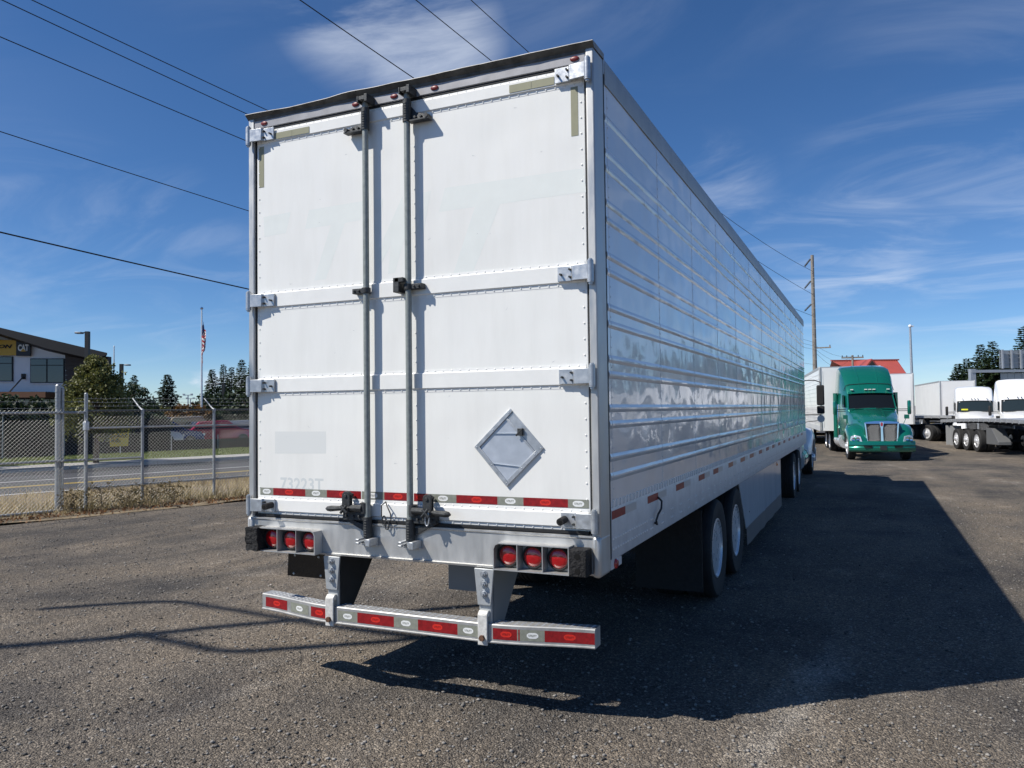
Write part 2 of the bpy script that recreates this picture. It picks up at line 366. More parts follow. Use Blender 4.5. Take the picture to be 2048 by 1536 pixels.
M_logow = mat('tape_logo_white', (.78, .79, .78), .4); M_logor = mat('tape_logo_red', (.62, .025, .015), .4)
M_lens = mat('red_lens', (.36, .004, .008), .12, coat=1.0, bump=.25, bs=140, bd=.004)
M_door = panel_mat('door_paint', (.82, .82, .79), .26, (2.6, 2.6, 2.6), .30, .30, .24)
M_side = panel_mat('side_paint', (.74, .745, .74), .42, (9, 2.6, 3.6), .14, .55, .12)
M_rail = mat('door_rail_paint', (.81, .81, .785), .34, var=.04, vs=6, coat=.2)
M_glass = mat('dark_glass', (.008, .010, .012), .04, spec=.35)
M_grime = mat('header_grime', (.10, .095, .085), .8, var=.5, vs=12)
M_seal = mat('black_seal', (.012, .012, .013), .6)

def wheel_meshes():
    d = {}
    # outer dual: deep dished polished rim; x = outward
    t = MB(); t.lathe([(.295, -.13), (.33, -.135), (.42, -.15), (.475, -.148), (.497, -.125), (.502, -.09), (.502, -.055), (.492, -.052), (.492, -.045), (.502, -.042), (.503, -.005), (.493, -.002), (.493, .005), (.503, .008), (.502, .042), (.492, .045), (.492, .052), (.502, .055), (.502, .09), (.497, .125), (.475, .148), (.42, .15), (.33, .135), (.295, .128)], (0,0,0), 0, 48, caps=False)
    d['tyre'] = t.mesh('tyre', M_tyre, 40)
    r = MB(); r.lathe([(.30, .118), (.302, .134), (.288, .136), (.278, .118), (.268, .06), (.258, -.06), (.245, -.10), (.20, -.115), (.10, -.115), (.10, -.09), (.075, -.085), (.075, -.03), (.06, -.02), (0, -.02)], (0,0,0), 0, 40)
    d['dish'] = r.mesh('dish', M_pol, 40)
    r = MB(); r.lathe([(.30, .118), (.302, .134), (.288, .136), (.275, .11), (.262, .06), (.25, .07), (.22, .11), (.17, .135), (.12, .14), (.105, .16), (.10, .20), (.08, .215), (0, .22)], (0,0,0), 0, 40)
    for k in range(10):
        a = 2*pi*k/10; y, z = .145*cos(a), .145*sin(a); r.cyl((.13, y, z), (.175, y, z), .017, .013, 6)
    d['face'] = r.mesh('face', M_pol, 40)
    return d
WM = wheel_meshes()
def wheel(parent, x, y, z, out=1, kind='dish', r=.5):
    s = r/.503; rz = 0 if out > 0 else pi
    w = link('wheel', WM[kind], parent, (x, y, z), (0, 0, rz)); w.scale = (1, s, s)
    link('tyre', WM['tyre'], w)
    return w

# ------------------------------------------------------------------ the big trailer (rear face in the plane y = 0)
def rp(px, py, y=0.0):
    p = on_axis(px, py, 1, y); return p.x, p.z
ZT, ZS, HW, LEN = 4.08, 0.99, 1.30, 16.15
def main_trailer():
    T = thing('semi_trailer', 'long white refrigerated semi trailer seen from its closed rear doors', 'trailer', (0, 0, 0))
    # --- rear frame posts
    for s, nm in ((-1, 'left'), (1, 'right')):
        a, b = sorted((s*1.250, s*HW)); m = MB()
        m.box(a, b, -.018, .165, ZS+.02, ZT-.03)
        p = obj('corner_post', m, M_alu, T, bev=.008)
        g = MB(); a, b = sorted((s*1.236, s*1.2495)); g.box(a, b, .004, .05, 1.25, 3.95); obj('door_seal', g, M_seal, p)
        g = MB(); a, b = sorted((s*1.285, s*1.2985)); g.box(a, b, .1655, .185, 1.05, 3.96); obj('edge_seal', g, M_seal, p); g = MB(); a, b = sorted((s*1.252, s*1.3015)); g.box(a, b, .1655, .1865, 3.962, 4.062); obj('post_cap', g, M_alu, p)
    # --- header with bent drip lip
    m = MB(); m.box(-1.2488, 1.2488, -.012, .165, 3.972, 4.052); hd = obj('header', m, mat('header_steel', (.30, .30, .315), .5, .3, var=.18, vs=7), T, bev=.004)
    secs = []
    for i in range(41):
        x = -1.306+2.612*i/40
        dip = .012*math.exp(-((x+.85)/.30)**2) + .004*math.exp(-((x-.2)/.10)**2) - .006*math.exp(-((x+.40)/.12)**2) + .002*mnoise.noise((x*9, 0, 0))
        z = ZT+.004-dip*.8; y = -.046+.005*mnoise.noise((x*6, 3, 0))+dip*.5
        secs.append([(x, .17, ZT+.004), (x, -.01, ZT+.002), (x, y, z-.004), (x, y-.001, z-.008), (x, -.012, ZT-.036), (x, .17, ZT-.030)])
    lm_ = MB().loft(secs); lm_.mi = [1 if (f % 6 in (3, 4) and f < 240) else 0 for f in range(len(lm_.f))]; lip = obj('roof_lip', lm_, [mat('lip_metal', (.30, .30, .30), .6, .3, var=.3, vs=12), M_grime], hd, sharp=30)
    m = MB(); m.box(-1.245, 1.245, -.004, .05, 3.957, 3.9715); obj('header_seal', m, M_seal, hd)
    m = MB(); m.box(-1.247, 1.247, -.0165, -.0125, 4.030, 4.051); obj('grime_line', m, M_grime, hd)
    for px, py in ((527, 241), (710, 200), (787, 186), (868, 168), (1148, 103)):
        x, z = rp(px, py, -.02); m = MB()
        m.lathe([(.030, 0), (.030, .006), (.026, .012), (.014, .017), (0, .018)], (0, 0, 0), 1, 16, sgn=-1)
        q = obj('marker_light', m, mat('dusty_red_lens', (.16, .012, .014), .4), hd, loc=(x, -.0128, 4.003)); q.scale = (.95, .5, .5)
    # --- doors
    for s, x0, x1 in ((-1, -1.236, .028), (1, .034, 1.236)):
        m = MB(); m.box(x0, x1, 0, .055, 1.235, 3.956); D = obj('door', m, M_door, T, bev=.004)
        rv = MB()
        for (f0, r0, r1, f1) in ((3.845, 3.868, 3.935, 3.952), (2.662, 2.690, 2.782, 2.806), (2.062, 2.088, 2.180, 2.204), (1.240, 1.262, 1.338, 1.362)):
            m = MB(); m.prism([(x0+.012, -.0015, f0), (x0+.012, -.0022, r0-.008), (x0+.012, -.0115, r0), (x0+.012, -.0115, r1), (x0+.012, -.0022, r1+.008), (x0+.012, -.0015, f1), (x0+.012, .002, f1), (x0+.012, .002, f0)], (x1-x0-.024, 0, 0))
            obj('door_rail', m, M_rail, D, sharp=20)
            n = 19
            for k in range(n):
                t = (k+.5)/n; x = x0+.03+(x1-x0-.06)*t
                for z in ((f0+r0)/2-.002, (f1+r1)/2+.002): rv.dome((x, -.0016, z), (0, -1, 0), .0062, .8)
        for z in [1.42+.093*k for k in range(27)]:
            if any(abs(z-c) < .09 for c in (2.735, 2.133)): continue
            for x in (x0+.022 if s < 0 else x0+.040, x1-.022):
                if s < 0 and x > -.1: continue
                rv.dome((x, 0, z), (0, -1, 0), .0065, .8)
        obj('rivets', rv, M_rail, D, stuff=True)
        if s > 0:
            m = MB(); m.box(.034, .105, -.0012, .001, 1.365, 3.84); obj('edge_flange', m, M_rail, D)
        # small dents and scuffs of bare metal
        m = MB()
        for k in range(14):
            x = random.uniform(x0+.1, x1-.1); z = random.uniform(1.5, 3.8); l = random.uniform(.008, .03); a = random.uniform(-.6, 1.2)
            w = .0022; dx, dz = cos(a)*l, sin(a)*l
            m.add([(x-dz*.1, -.0006, z-w), (x+dx, -.0006, z+dz), (x+dz*.1, -.0006, z+w)], [(0, 1, 2)])
        obj('scuffs', m, mat('paint_scuff', (.50, .51, .52), .6), D, stuff=True, recalc=False)
    # --- ghosts of removed lettering
    gm = mat('lettering_ghost', (.745, .775, .75), .40, var=.03, vs=6); gm2 = mat('number_ghost', (.62, .65, .65), .42)
    def poly(name, pts, m_, y=-.00025, par=T):
        mb = MB(); mb.add([(rp(a, b)[0], y, rp(a, b)[1]) for a, b in pts], [tuple(range(len(pts)))]); return obj(name, mb, m_, par, sharp=None, recalc=False)
    poly('lettering_ghost', [(527, 434), (582, 424), (572, 466), (529, 474)], gm)
    poly('lettering_ghost', [(618, 420), (726, 402), (722, 440), (690, 446), (652, 558), (628, 561), (662, 450), (610, 458)], gm)
    poly('lettering_ghost', [(748, 400), (766, 397), (757, 500), (805, 392), (811, 470), (790, 545), (776, 548), (782, 490), (752, 548)], gm)
    poly('lettering_ghost', [(836, 440), (846, 385), (862, 382), (846, 470)], gm)
    poly('lettering_ghost', [(890, 376), (1168, 336), (1172, 384), (1066, 398), (1000, 408), (946, 545), (905, 552), (950, 414), (878, 424)], gm)
    poly('decal_ghost', [(550, 863), (652, 863), (652, 907), (550, 907)], mat('decal_ghost', (.70, .715, .70), .4))
    tv, tf = text_data('73223T', offset=.02)
    x0, z0 = rp(561, 980); x1, z1 = rp(647, 957); mb = MB(); mb.add([((x0+x1)/2+v[0]*(x1-x0), -.0003, (z0+z1)/2+v[1]*(z1-z0)*1.0) for v in tv], tf)
    obj('number_ghost', mb, gm2, T, sharp=None, recalc=False)
    # --- faded olive tape corners
    for (a, b, c, d) in ((1020, 1110, 3.895, 3.940), (553, 621, 3.893, 3.935)):
        xa = rp(a, 170)[0] if a > 900 else rp(a, 265)[0]; xb = rp(b, 160)[0] if a > 900 else rp(b, 260)[0]
        for k in range(2):
            m = MB(); w = (xb-xa)/2; m.box(xa+w*k+.001, xa+w*(k+1)-.001, -.0146, -.0126, c-.02, d-.018); obj('corner_tape', m, M_olive, T)
    for xa in (1.152, -1.217):
        m = MB(); m.box(xa, xa+.044, -.0016, .001, 3.55, 3.842); obj('corner_tape', m, M_olive, T)
    # --- reflective tape with maker's mark
    lv, lf = text_data('UTILITY', offset=.03)
    def logo(kind):
        mb = MB(); pts = []
        for k in range(22):
            a = 2*pi*k/22; w = 1.0 if abs(cos(a)) < .93 else 1.14
            pts.append((.031*cos(a)*w, 0, .0195*sin(a)+.0025*sin(a*3)))
        mb.add(pts, [tuple(range(22))]); mb.add([(v[0]*.050, -.0005, v[1]*.0125+.0015*(1-(v[0]*2)**2)*-1+.001) for v in lv], lf, 1)
        return mb.mesh('tape_logo', [M_logow, M_greytape] if kind == 'grey' else [M_logor, M_redtape], None, False)
    LG = {'grey': logo('grey'), 'red': logo('red')}
    def tape(x0, x1, z0, z1, kind, yf, lg=True, off=0.0):
        mb = MB(); n = 5; xs = [x0+(x1-x0)*i/n for i in range(n+1)]
        mb.add([(x, yf(x), z) for x in xs for z in (z0, z1)], [(2*i, 2*i+2, 2*i+3, 2*i+1) for i in range(n)])
        t = obj('reflective_tape', mb, M_redtape if kind == 'red' else M_greytape, T, sharp=None, recalc=False)
        if lg:
            xm = (x0+x1)/2+off; l = link('tape_logo', LG[kind], t, (xm, yf(xm)-.0006, (z0+z1)/2), (0, 0, atan2(yf(xm+.02)-yf(xm-.02), .04)))
    for a, b, k in ((521, 547, 'grey'), (547, 611, 'red'), (611, 654, 'grey'), (654, 722, 'red'), (724, 769, 'grey'), (769, 824, 'red'), (828, 858, 'red'), (860, 913, 'grey'), (913, 995, 'red'), (995, 1047, 'grey'), (1047, 1136, 'red'), (1136, 1178, 'grey')):
        tape(rp(a, 995)[0], rp(b, 1000)[0], 1.3685, 1.4185, k, lambda x: -.0019)
    # --- sill
    m = MB(); prof = [(-.030, ZS), (-.034, ZS+.012), (-.020, ZS+.016), (-.020, 1.196), (-.028, 1.204), (-.028, 1.214), (.0, 1.222), (.16, 1.222), (.16, ZS)]
    m.loft([[(x, y, z) for y, z in prof] for x in (-1.292, 1.292)]); S = obj('sill', m, M_alu, T, sharp=25)
    m = MB(); m.box(-1.23, 1.23, -.024, .05, 1.2225, 1.2375); obj('sill_seal', m, M_seal, S)
    for s in (-1, 1):
        a, b = sorted((s*1.2505, s*1.302)); m = MB(); m.box(a, b, -.036, .166, ZS-.012, 1.215); obj('sill_end', m, M_alu, S, bev=.018)
    for s in (-1, 1):
        xs = [s*.655, s*.815, s*.975, s*1.135]
        m = MB(); dep = -.105
        lo, hi = ZS+.014, 1.158
        # rounded hood: outline swept back to the sill face
        out = [(xs[0], lo), (xs[0], hi-.035), (xs[0]+s*.012, hi-.010), (xs[0]+s*.035, hi), (xs[3], hi), (xs[3], hi-.007), (xs[0]+s*.036, hi-.007), (xs[0]+s*.017, hi-.016), (xs[0]+s*.007, hi-.036), (xs[0]+s*.007, lo)]
        m.prism([(x, dep, z) for x, z in out], (0, -dep-.0205, 0))
        for x in xs[1:]: m.box(min(x, x-s*.005), max(x, x-s*.005), dep, -.0205, lo, hi-.008)
        m.box(min(xs[0], xs[3]), max(xs[0], xs[3]), dep, -.0205, lo-.008, lo-.0005)
        hb = obj('light_housing', m, M_alu, S)
        for k in range(3):
            c = ((xs[k]+xs[k+1])/2, -.05, (lo+hi)/2-.002)
            r = MB(); r.lathe([(.071, -.028), (.071, .004), (.063, .012), (.057, .010), (.055, .002)], (0, 0, 0), 1, 28, sgn=-1)
            tl = obj('tail_light', r, M_black, T, loc=c)
            l = MB(); l.lathe([(.0565, 0), (.0565, .008), (.050, .014), (.032, .018), (0, .020)], (0, 0, 0), 1, 28, sgn=-1); obj('lens', l, M_lens, tl)
    # --- rubber dock bumpers
    m = MB(); m.box(1.142, 1.246, -.125, -.021, ZS+.006, 1.150); db = obj('dock_bumper', m, M_ragged, T, bev=.006, label='black rubber dock bumper with two bolt holes')
    for z in (1.030, 1.112):
        m = MB(); m.cyl((1.194, -.1265, z), (1.194, -.1255, z), .017, n=14); obj('bolt_hole', m, mat('hole_black', (.002, .002, .002), 1), db)
    bm = bmesh.new(); bmesh.ops.create_cube(bm, size=1)
    bmesh.ops.subdivide_edges(bm, edges=bm.edges[:], cuts=6, use_grid_fill=True)
    for v in bm.verts:
        v.co = Vector((rp(514, 1076, -.08)[0]+v.co.x*.10, -.08+v.co.y*.11, rp(514, 1076, -.08)[1]+v.co.z*.155))
        nz = mnoise.noise_vector(v.co*22)+.5*mnoise.noise_vector(v.co*60); v.co += nz*.008
    me = bpy.data.meshes.new('dock_bumper'); bm.to_mesh(me); bm.free(); me.materials.append(M_ragged)
    o = link('dock_bumper', me, T); o['label'] = 'torn ragged black rubber dock bumper'
    # --- hinges
    for zc in (3.915, 2.735, 2.133, 1.300):
        for s in (-1, 1):
            m = MB(); xi, xo = s*1.062, s*1.268; zz = .044
            p = [(xi, -.0135), (s*1.155, -.0135), (s*1.165, -.030), (xo, -.044), (xo, -.058), (s*1.16, -.046), (s*1.148, -.030), (xi, -.028)]
            m.prism([(x, y, zc-zz) for x, y in p], (0, 0, 2*zz)); H = obj('hinge', m, M_galv, T, bev=.002)
            m = MB(); m.cyl((s*1.272, -.048, zc-.055), (s*1.272, -.048, zc+.055), .0195, n=14); m.cyl((s*1.272, -.048, zc-.075), (s*1.272, -.048, zc+.072), .012, n=10); m.cyl((s*1.272, -.048, zc+.056), (s*1.272, -.048, zc+.064), .019, n=12); m.cyl((s*1.272, -.048, zc-.064), (s*1.272, -.048, zc-.056), .019, n=12)
            obj('hinge_pin', m, M_galv, H)
            for bx, bz in ((1.085, -.004), (1.142, .022), (1.142, -.022)):
                if zc < 1.4 and bx < 1.1: continue
                m = MB(); m.cyl((s*bx, -.028, zc+bz), (s*bx, -.050, zc+bz), .0072, .006, 8); obj('bolt', m, M_iron, H)
            if zc < 1.4:
                m = MB(); m.cyl((s*1.085, -.028, zc+.004), (s*1.085, -.105, zc-.002), .022, n=16); m.cyl((s*1.085, -.1051, zc-.002), (s*1.085, -.1056, zc-.002), .013, n=12, mi=1); obj('door_stop', m, [M_black, mat('hole_black')], H)
    # --- lock rods, with keepers, guides and handles
    for s, px in ((-1, 732), (1, 816)):
        X, _ = rp(px, 500, -.052); Y = -.052
        m = MB(); m.cyl((X, Y, 1.085), (X, Y, 3.985), .0205, n=18); R = obj('lock_rod', m, M_rod, T)
        # top bracket
        m = MB(); m.cyl((X, Y, 3.80), (X, Y, 3.945), .028, n=16)
        for k in range(7): m.box(X-.009, X+.009, Y-.0305, Y-.027, 3.815+.0165*k, 3.824+.0165*k)
        m.prism([(X, Y+.01, 3.925), (X+s*.05, Y+.03, 3.865), (X+s*.15, -.034, 3.835), (X+s*.152, -.034, 3.805), (X+s*.02, Y+.01, 3.80)], (0, .02, 0))
        m.box(min(X+s*.01, X+s*.165), max(X+s*.01, X+s*.165), -.066, -.0135, 3.797, 3.806); m.cyl((X+s*.148, -.07, 3.818), (X+s*.148, -.012, 3.818), .014, n=10)
        for k in (.06, .10): m.cyl((X+s*k, -.06, 3.823), (X+s*k, -.035, 3.823), .009, n=6)
        obj('rod_bracket', m, M_iron, R)
        m = MB(); m.box(X-.020, X+.045, -.10, -.012, 3.985, 4.012); m.box(X+.026, X+.050, -.105, -.012, 3.968, 4.020); m.box(X-.035, X-.024, -.10, -.012, 3.972, 4.015); obj('top_keeper', m, M_iron, R, bev=.003)
        # middle guide
        zg = 2.735; m = MB(); m.lathe([(.026, -.019), (.030, -.019), (.030, .019), (.026, .019)], (X, Y, zg), 2, 16); m.box(min(X+s*.012, X+s*.105), max(X+s*.012, X+s*.105), -.062, -.0135, zg-.016, zg+.018)
        for k in (.05, .085): m.cyl((X+s*k, -.062, zg), (X+s*k, -.074, zg), .008, n=6)
        if s > 0:
            m.box(X-.085, X-.042, -.10, -.0135, zg-.035, zg+.058); m.box(X-.075, X-.010, -.10, -.07, zg+.028, zg+.058)
        obj('rod_guide', m, M_iron, R, bev=.003)
        # lower bearing and cam
        m = MB(); m.cyl((X, Y, 1.125), (X, Y, 1.262), .0285, n=16)
        for k in range(7): m.box(X-.009, X+.009, Y-.031, Y-.027, 1.135+.0165*k, 1.144+.0165*k)
        m.box(min(X+s*.01, X+s*.19), max(X+s*.01, X+s*.19), -.060, -.0135, 1.236, 1.290)
        m.prism([(X+s*.01, Y+.012, 1.15), (X+s*.20, -.05, 1.242), (X+s*.20, -.05, 1.256), (X+s*.01, Y+.012, 1.20)], (0, .012, 0))
        for k in (.06, .105, .16): m.cyl((X+s*k, -.06, 1.262), (X+s*k, -.072, 1.262), .009, n=6)
        obj('rod_bearing', m, M_iron, R, bev=.002)
        m = MB(); m.box(X+.030, X+.064, -.125, -.021, 1.082, 1.128); m.box(X-.058, X-.030, -.11, -.021, 1.090, 1.102); m.box(X-.058, X-.030, -.11, -.021, 1.112, 1.124); m.cyl((X, Y, 1.07), (X, Y, 1.124), .024, n=14); m.box(X-.062, X+.066, -.05, -.021, 1.076, 1.084); obj('cam_keeper', m, M_galv, R, bev=.003)
        # handle
        m = MB(); h = 1.318; m.lathe([(.022, -.034), (.030, -.034), (.030, .034), (.022, .034)], (X+s*.022, Y, h), 2, 14)
        m.tube([(X+s*.03, Y-.02, h), (X+s*.10, Y-.022, h-.001), (X+s*.165, Y-.024, h-.003)], [.021, .021, .020], 10)
        m.tube([(X+s*.155, Y-.024, h-.003), (X+s*.17, Y-.026, h-.005), (X+s*.20, Y-.027, h-.007), (X+s*.27, Y-.030, h-.011), (X+s*.295, Y-.031, h-.012), (X+s*.31, Y-.032, h-.013)], [.011, .013, .016, .020, .016, .004], 10)
        obj('lock_handle', m, M_iron, R)
        # hasp plate behind the handle
        hx = X+s*.145; m = MB(); q = [(hx-.030, 1.30), (hx+.030, 1.30), (hx+.030, 1.395)] + [(hx+.030*cos(a), 1.395+.030*sin(a)) for a in [pi*k/8 for k in range(1, 8)]] + [(hx-.030, 1.395)]
        m.prism([(x, -.092, z) for x, z in q], (0, .012, 0)); m.box(hx-.022, hx+.022, -.080, -.0135, 1.375, 1.385); m.prism([(x, -.066, z) for x, z in q], (0, .010, 0)); m.cyl((hx, -.10, 1.395), (hx, -.012, 1.395), .011, n=10)
        m.box(hx-.028, hx+.028, -.115, -.020, 1.292, 1.300); m.cyl((hx-.02, -.112, 1.335), (hx+.025, -.112, 1.285), .010, n=8); m.cyl((hx+.02, -.112, 1.335), (hx-.025, -.112, 1.285), .010, n=8)
        obj('handle_hasp', m, M_iron, R, bev=.002)
    # --- chain hook between the rods, and a chain link on the right
    def rpv(px, py, y): a, b = rp(px, py, y); return (a, y, b)
    m = MB(); m.tube([rpv(763, 1033, -.06), rpv(763, 1011, -.055), rpv(769, 1006, -.05), rpv(771, 1003, -.02), rpv(774, 1012, -.045), rpv(781, 1028, -.05), rpv(782, 1039, -.05), rpv(778, 1043, -.05)], .0042, 6)
    ch = obj('door_chain', m, M_iron, T)
    for (ax, ay, w, h_) in ((768, 1041, 5, 9), (774, 1050, 5, 9)):
        m = MB(); pts = [rpv(ax+w*cos(a)*.75, ay+h_*sin(a), -.045) for a in [2*pi*k/14 for k in range(15)]]; m.tube(pts, .0045, 6); obj('chain_link', m, M_iron, ch)
    m = MB(); pts = [rpv(854+4*cos(a), 1038+14*sin(a), -.10) for a in [2*pi*k/16 for k in range(17)]]; m.tube(pts, .0042, 6); obj('chain_link', m, M_galv, T)
    # --- diamond placard holder
    c4 = [Vector((rp(*p)[0], 0, rp(*p)[1])) for p in ((1022, 817), (1091, 888), (1015, 973), (951, 894))]   # top right bottom left
    Tt, Rr, Bb, Ll = c4
    def P(u, v, y): q = Ll+(Tt-Ll)*u+(Bb-Ll)*v; return (q.x, y, q.z)   # u: left->top, v: left->bottom
    mp_ = mat('placard_plate', (.52, .56, .62), .42, .5, var=.08, vs=12, rvar=.1)
    m = MB(); m.hexa([P(0, 0, -.001), P(1, 0, -.001), P(1, 1, -.001), P(0, 1, -.001), P(0, 0, -.006), P(1, 0, -.006), P(1, 1, -.006), P(0, 1, -.006)]); PL = obj('placard_holder', m, mp_, T, bev=.004)
    def bar(u0, u1, v0, v1, y0, y1, nm='placard_frame', m_=None):
        mb = MB(); mb.hexa([P(u0, v0, y0), P(u1, v0, y0), P(u1, v1, y0), P(u0, v1, y0), P(u0, v0, y1), P(u1, v0, y1), P(u1, v1, y1), P(u0, v1, y1)]); return obj(nm, mb, m_ or M_galv, PL, bev=.0015)
    bar(.0, 1, 0, .075, -.0055, -.016); bar(.0, .075, .075, 1, -.0055, -.016); bar(.075, .86, .925, 1, -.0055, -.016); bar(.80, .84, .075, .925, -.0055, -.012)
    bar(.84, 1.0, .075, 1.0, -.0055, -.009, m_=M_galv)
    for (ua, va, ub, vb) in ((.46, .075, .80, .41), (.075, .46, .47, .925)):
        mb = MB(); w = .028
        mb.hexa([P(ua-w, va, -.0058), P(ub-w, vb, -.0058), P(ub, vb+w, -.0058), P(ua, va+w, -.0058), P(ua-w, va, -.014), P(ub-w, vb, -.014), P(ub, vb+w, -.014), P(ua, va+w, -.014)]); obj('placard_divider', mb, M_galv, PL)
    m = MB(); q = Vector(P(.86, .46, 0)); m.box(q.x-.012, q.x+.020, -.030, -.009, q.z-.020, q.z+.022); m.cyl((q.x-.022, -.026, q.z-.022), (q.x+.022, -.026, q.z+.022), .006, n=8); obj('placard_latch', m, M_iron, PL, bev=.002)
    m = MB()
    for (u, v) in ((.04, .04), (.5, .04), (.93, .04), (.04, .5), (.04, .95), (.45, .965), (.80, .965), (.96, .96)): m.dome(P(u, v, -.0158), (0, -1, 0), .005, .7)
    obj('rivets', m, M_galv, PL, stuff=True)
    # --- underride bumper
    def by(x):
        a = abs(x); return -.052+.125*ss(.55, 1.32, a)
    xs = [-1.258+2.484*i/36 for i in range(37)]
    zb0, zb1 = .546, .660
    prof = [(.004, zb0+.004), (0, zb0+.016), (0, zb1-.006), (.004, zb1), (.10, zb1), (.10, zb1-.006), (.012, zb1-.008), (.012, zb0+.010), (.055, zb0+.004), (.055, zb0)]
    prof = [(0, zb0), (-.006, zb0+.004), (-.006, zb0+.010), (0, zb0+.014), (0, zb1-.006), (.004, zb1), (.10, zb1), (.10, zb0)]
    m = MB(); m.loft([[(x, by(x)+a, z) for a, z in prof] for x in xs]); B = obj('underride_bumper', m, mat('bumper_galvanised', (.40, .40, .395), .5, .45, var=.14, vs=16, rvar=.1), T, sharp=30)
    m = MB()
    for i in range(60):
        for j in range(3):
            x = -1.2+2.4*i/59; y = by(x)+.02+.03*j; a = .011
            m.add([(x-a, y-.004, zb1+.0005), (x+a, y+.004, zb1+.0005), (x+a*.8, y+.008, zb1+.0005), (x, y+.002, zb1+.004)], [(0, 1, 3), (1, 2, 3), (2, 0, 3)])
    obj('tread_pattern', m, M_galv, B, stuff=True)
    for a, b, k in ((526, 577, 'red'), (577, 620, 'grey'), (620, 658, 'red'), (676, 715, 'grey'), (715, 788, 'red'), (788, 836, 'grey'), (836, 915, 'red'), (915, 958, 'grey'), (987, 1037, 'red'), (1037, 1094, 'grey'), (1094, 1187, 'red')):
        ya = by(on_axis((a+b)/2, 1240, 1, -.03).x)
        x0 = on_axis(a, 1240, 1, ya).x; x1 = on_axis(b, 1240, 1, ya).x
        tape(max(x0, -1.238), min(x1, 1.236), .572, .638, k, lambda x: by(x)-.0012)
    for s in (-1, 1):
        xb = s*.565
        m = MB(); m.hexa([(xb-.045, -.045, .765), (xb+.045, -.045, .765), (xb+.045, -.030, .765), (xb-.045, -.030, .765), (xb-.066, -.045, .985), (xb+.066, -.045, .985), (xb+.066, -.030, .985), (xb-.066, -.030, .985)])
        BK = obj('bumper_bracket', m, mat('bracket_steel', (.46, .48, .49), .5, .45, var=.12, vs=14), T, bev=.004)
        for z in (.955, .895, .835):
            m = MB(); m.cyl((xb, -.045, z), (xb, -.050, z), .024, n=14); m.cyl((xb, -.050, z), (xb, -.066, z), .018, n=6); m.cyl((xb, -.066, z), (xb, -.074, z), .009, n=8); obj('bolt', m, M_galv, BK)
        m = MB(); m.box(xb-.042, xb+.042, -.0295, .04, .58, .98); obj('upright', m, mat('bracket_steel'), BK, bev=.006)
        m = MB(); m.box(xb-.034, xb+.030, -.070, -.0555, .532, .715); m.prism([(xb-.034, -.070, .715), (xb-.034, -.050, .735), (xb-.034, -.030, .735), (xb-.034, -.030, .70), (xb-.034, -.0555, .70)], (.064, 0, 0)); obj('clamp_plate', m, mat('worn_white_paint', (.62, .61, .58), .6, .1, var=.25, vs=40), BK, bev=.004)
        m = MB(); m.cyl((xb-.002, -.070, .578), (xb-.002, -.088, .578), .018, n=6); obj('rusty_bolt', m, mat('rust', (.12, .06, .035), .9, var=.4, vs=60), BK)
        m = MB(); m.prism([(xb+.043, -.01, .985), (xb+.043, .42, .985), (xb+.043, .10, .60), (xb+.043, -.01, .60)], (.008, 0, 0)); obj('gusset', m, M_frame if s < 0 else mat('dull_steel', (.20, .21, .22), .6, .2), BK)
    m = MB(); m.hexa([(-.99, .02, .815), (-.665, .02, .815), (-.665, .03, .815), (-.99, .03, .815), (-.955, -.01, .985), (-.655, -.01, .985), (-.655, 0, .985), (-.955, 0, .985)])
    pl = obj('plate_bracket', m, mat('gloss_black', (.008, .008, .009), .25, coat=.5, bump=.2, bs=14), T)
    m = MB()
    for x, z, y in ((-.90, .965, -.008), (-.70, .965, -.008), (-.93, .835, .014), (-.70, .835, .014)): m.dome((x, y, z), (0, -1, 0), .009, .8)
    obj('bolts', m, M_galv, pl, stuff=True)
    m = MB(); m.box(.14, .50, .28, .295, .76, .985); obj('hanging_plate', m, mat('dull_steel', (.20, .21, .22), .6, .2), T)
    # --- body: roof, far side, front, floor
    m = MB(); m.box(-1.285, 1.285, .17, LEN, ZT-.035, ZT-.006); obj('roof', m, mat('roof_sheet', (.6, .61, .62), .4, .5), T)
    m = MB(); m.box(-1.292, 1.28, LEN-.06, LEN, 1.05, ZT-.04); obj('front_wall', m, M_white, T)
    m = MB(); m.box(-1.278, 1.27, .168, LEN-.07, 1.15, 1.25); m.box(-1.2, 1.2, .05, .10, 1.25, 3.9); obj('floor', m, M_frame, T)
    m = MB(); m.box(-1.298, -1.28, .186, LEN, 1.34, 3.93); obj('left_side_wall', m, M_white, T)
    for s in (-1, 1):
        m = MB(); a = [(s*1.288, 3.905), (s*1.304, 3.905), (s*1.306, 3.935), (s*1.303, 4.03), (s*1.288, ZT-.004), (s*1.25, ZT), (s*1.25, 4.0)]
        m.prism([(x, .186 if s > 0 else .17, z) for x, z in a], (0, LEN-.15, 0)); obj('top_rail', m, mat('top_rail_aluminium', (.42, .42, .41), .5, .4, var=.12, vs=5), T, sharp=25)
        m = MB(); a = [(s*1.282, 1.045), (s*1.297, 1.040), (s*1.302, 1.06), (s*1.302, 1.335), (s*1.298, 1.350), (s*1.28, 1.350)]
        m.prism([(x, .186, z) for x, z in a], (0, LEN-.186, 0)); br = obj('bottom_rail', m, M_dull, T, sharp=25)
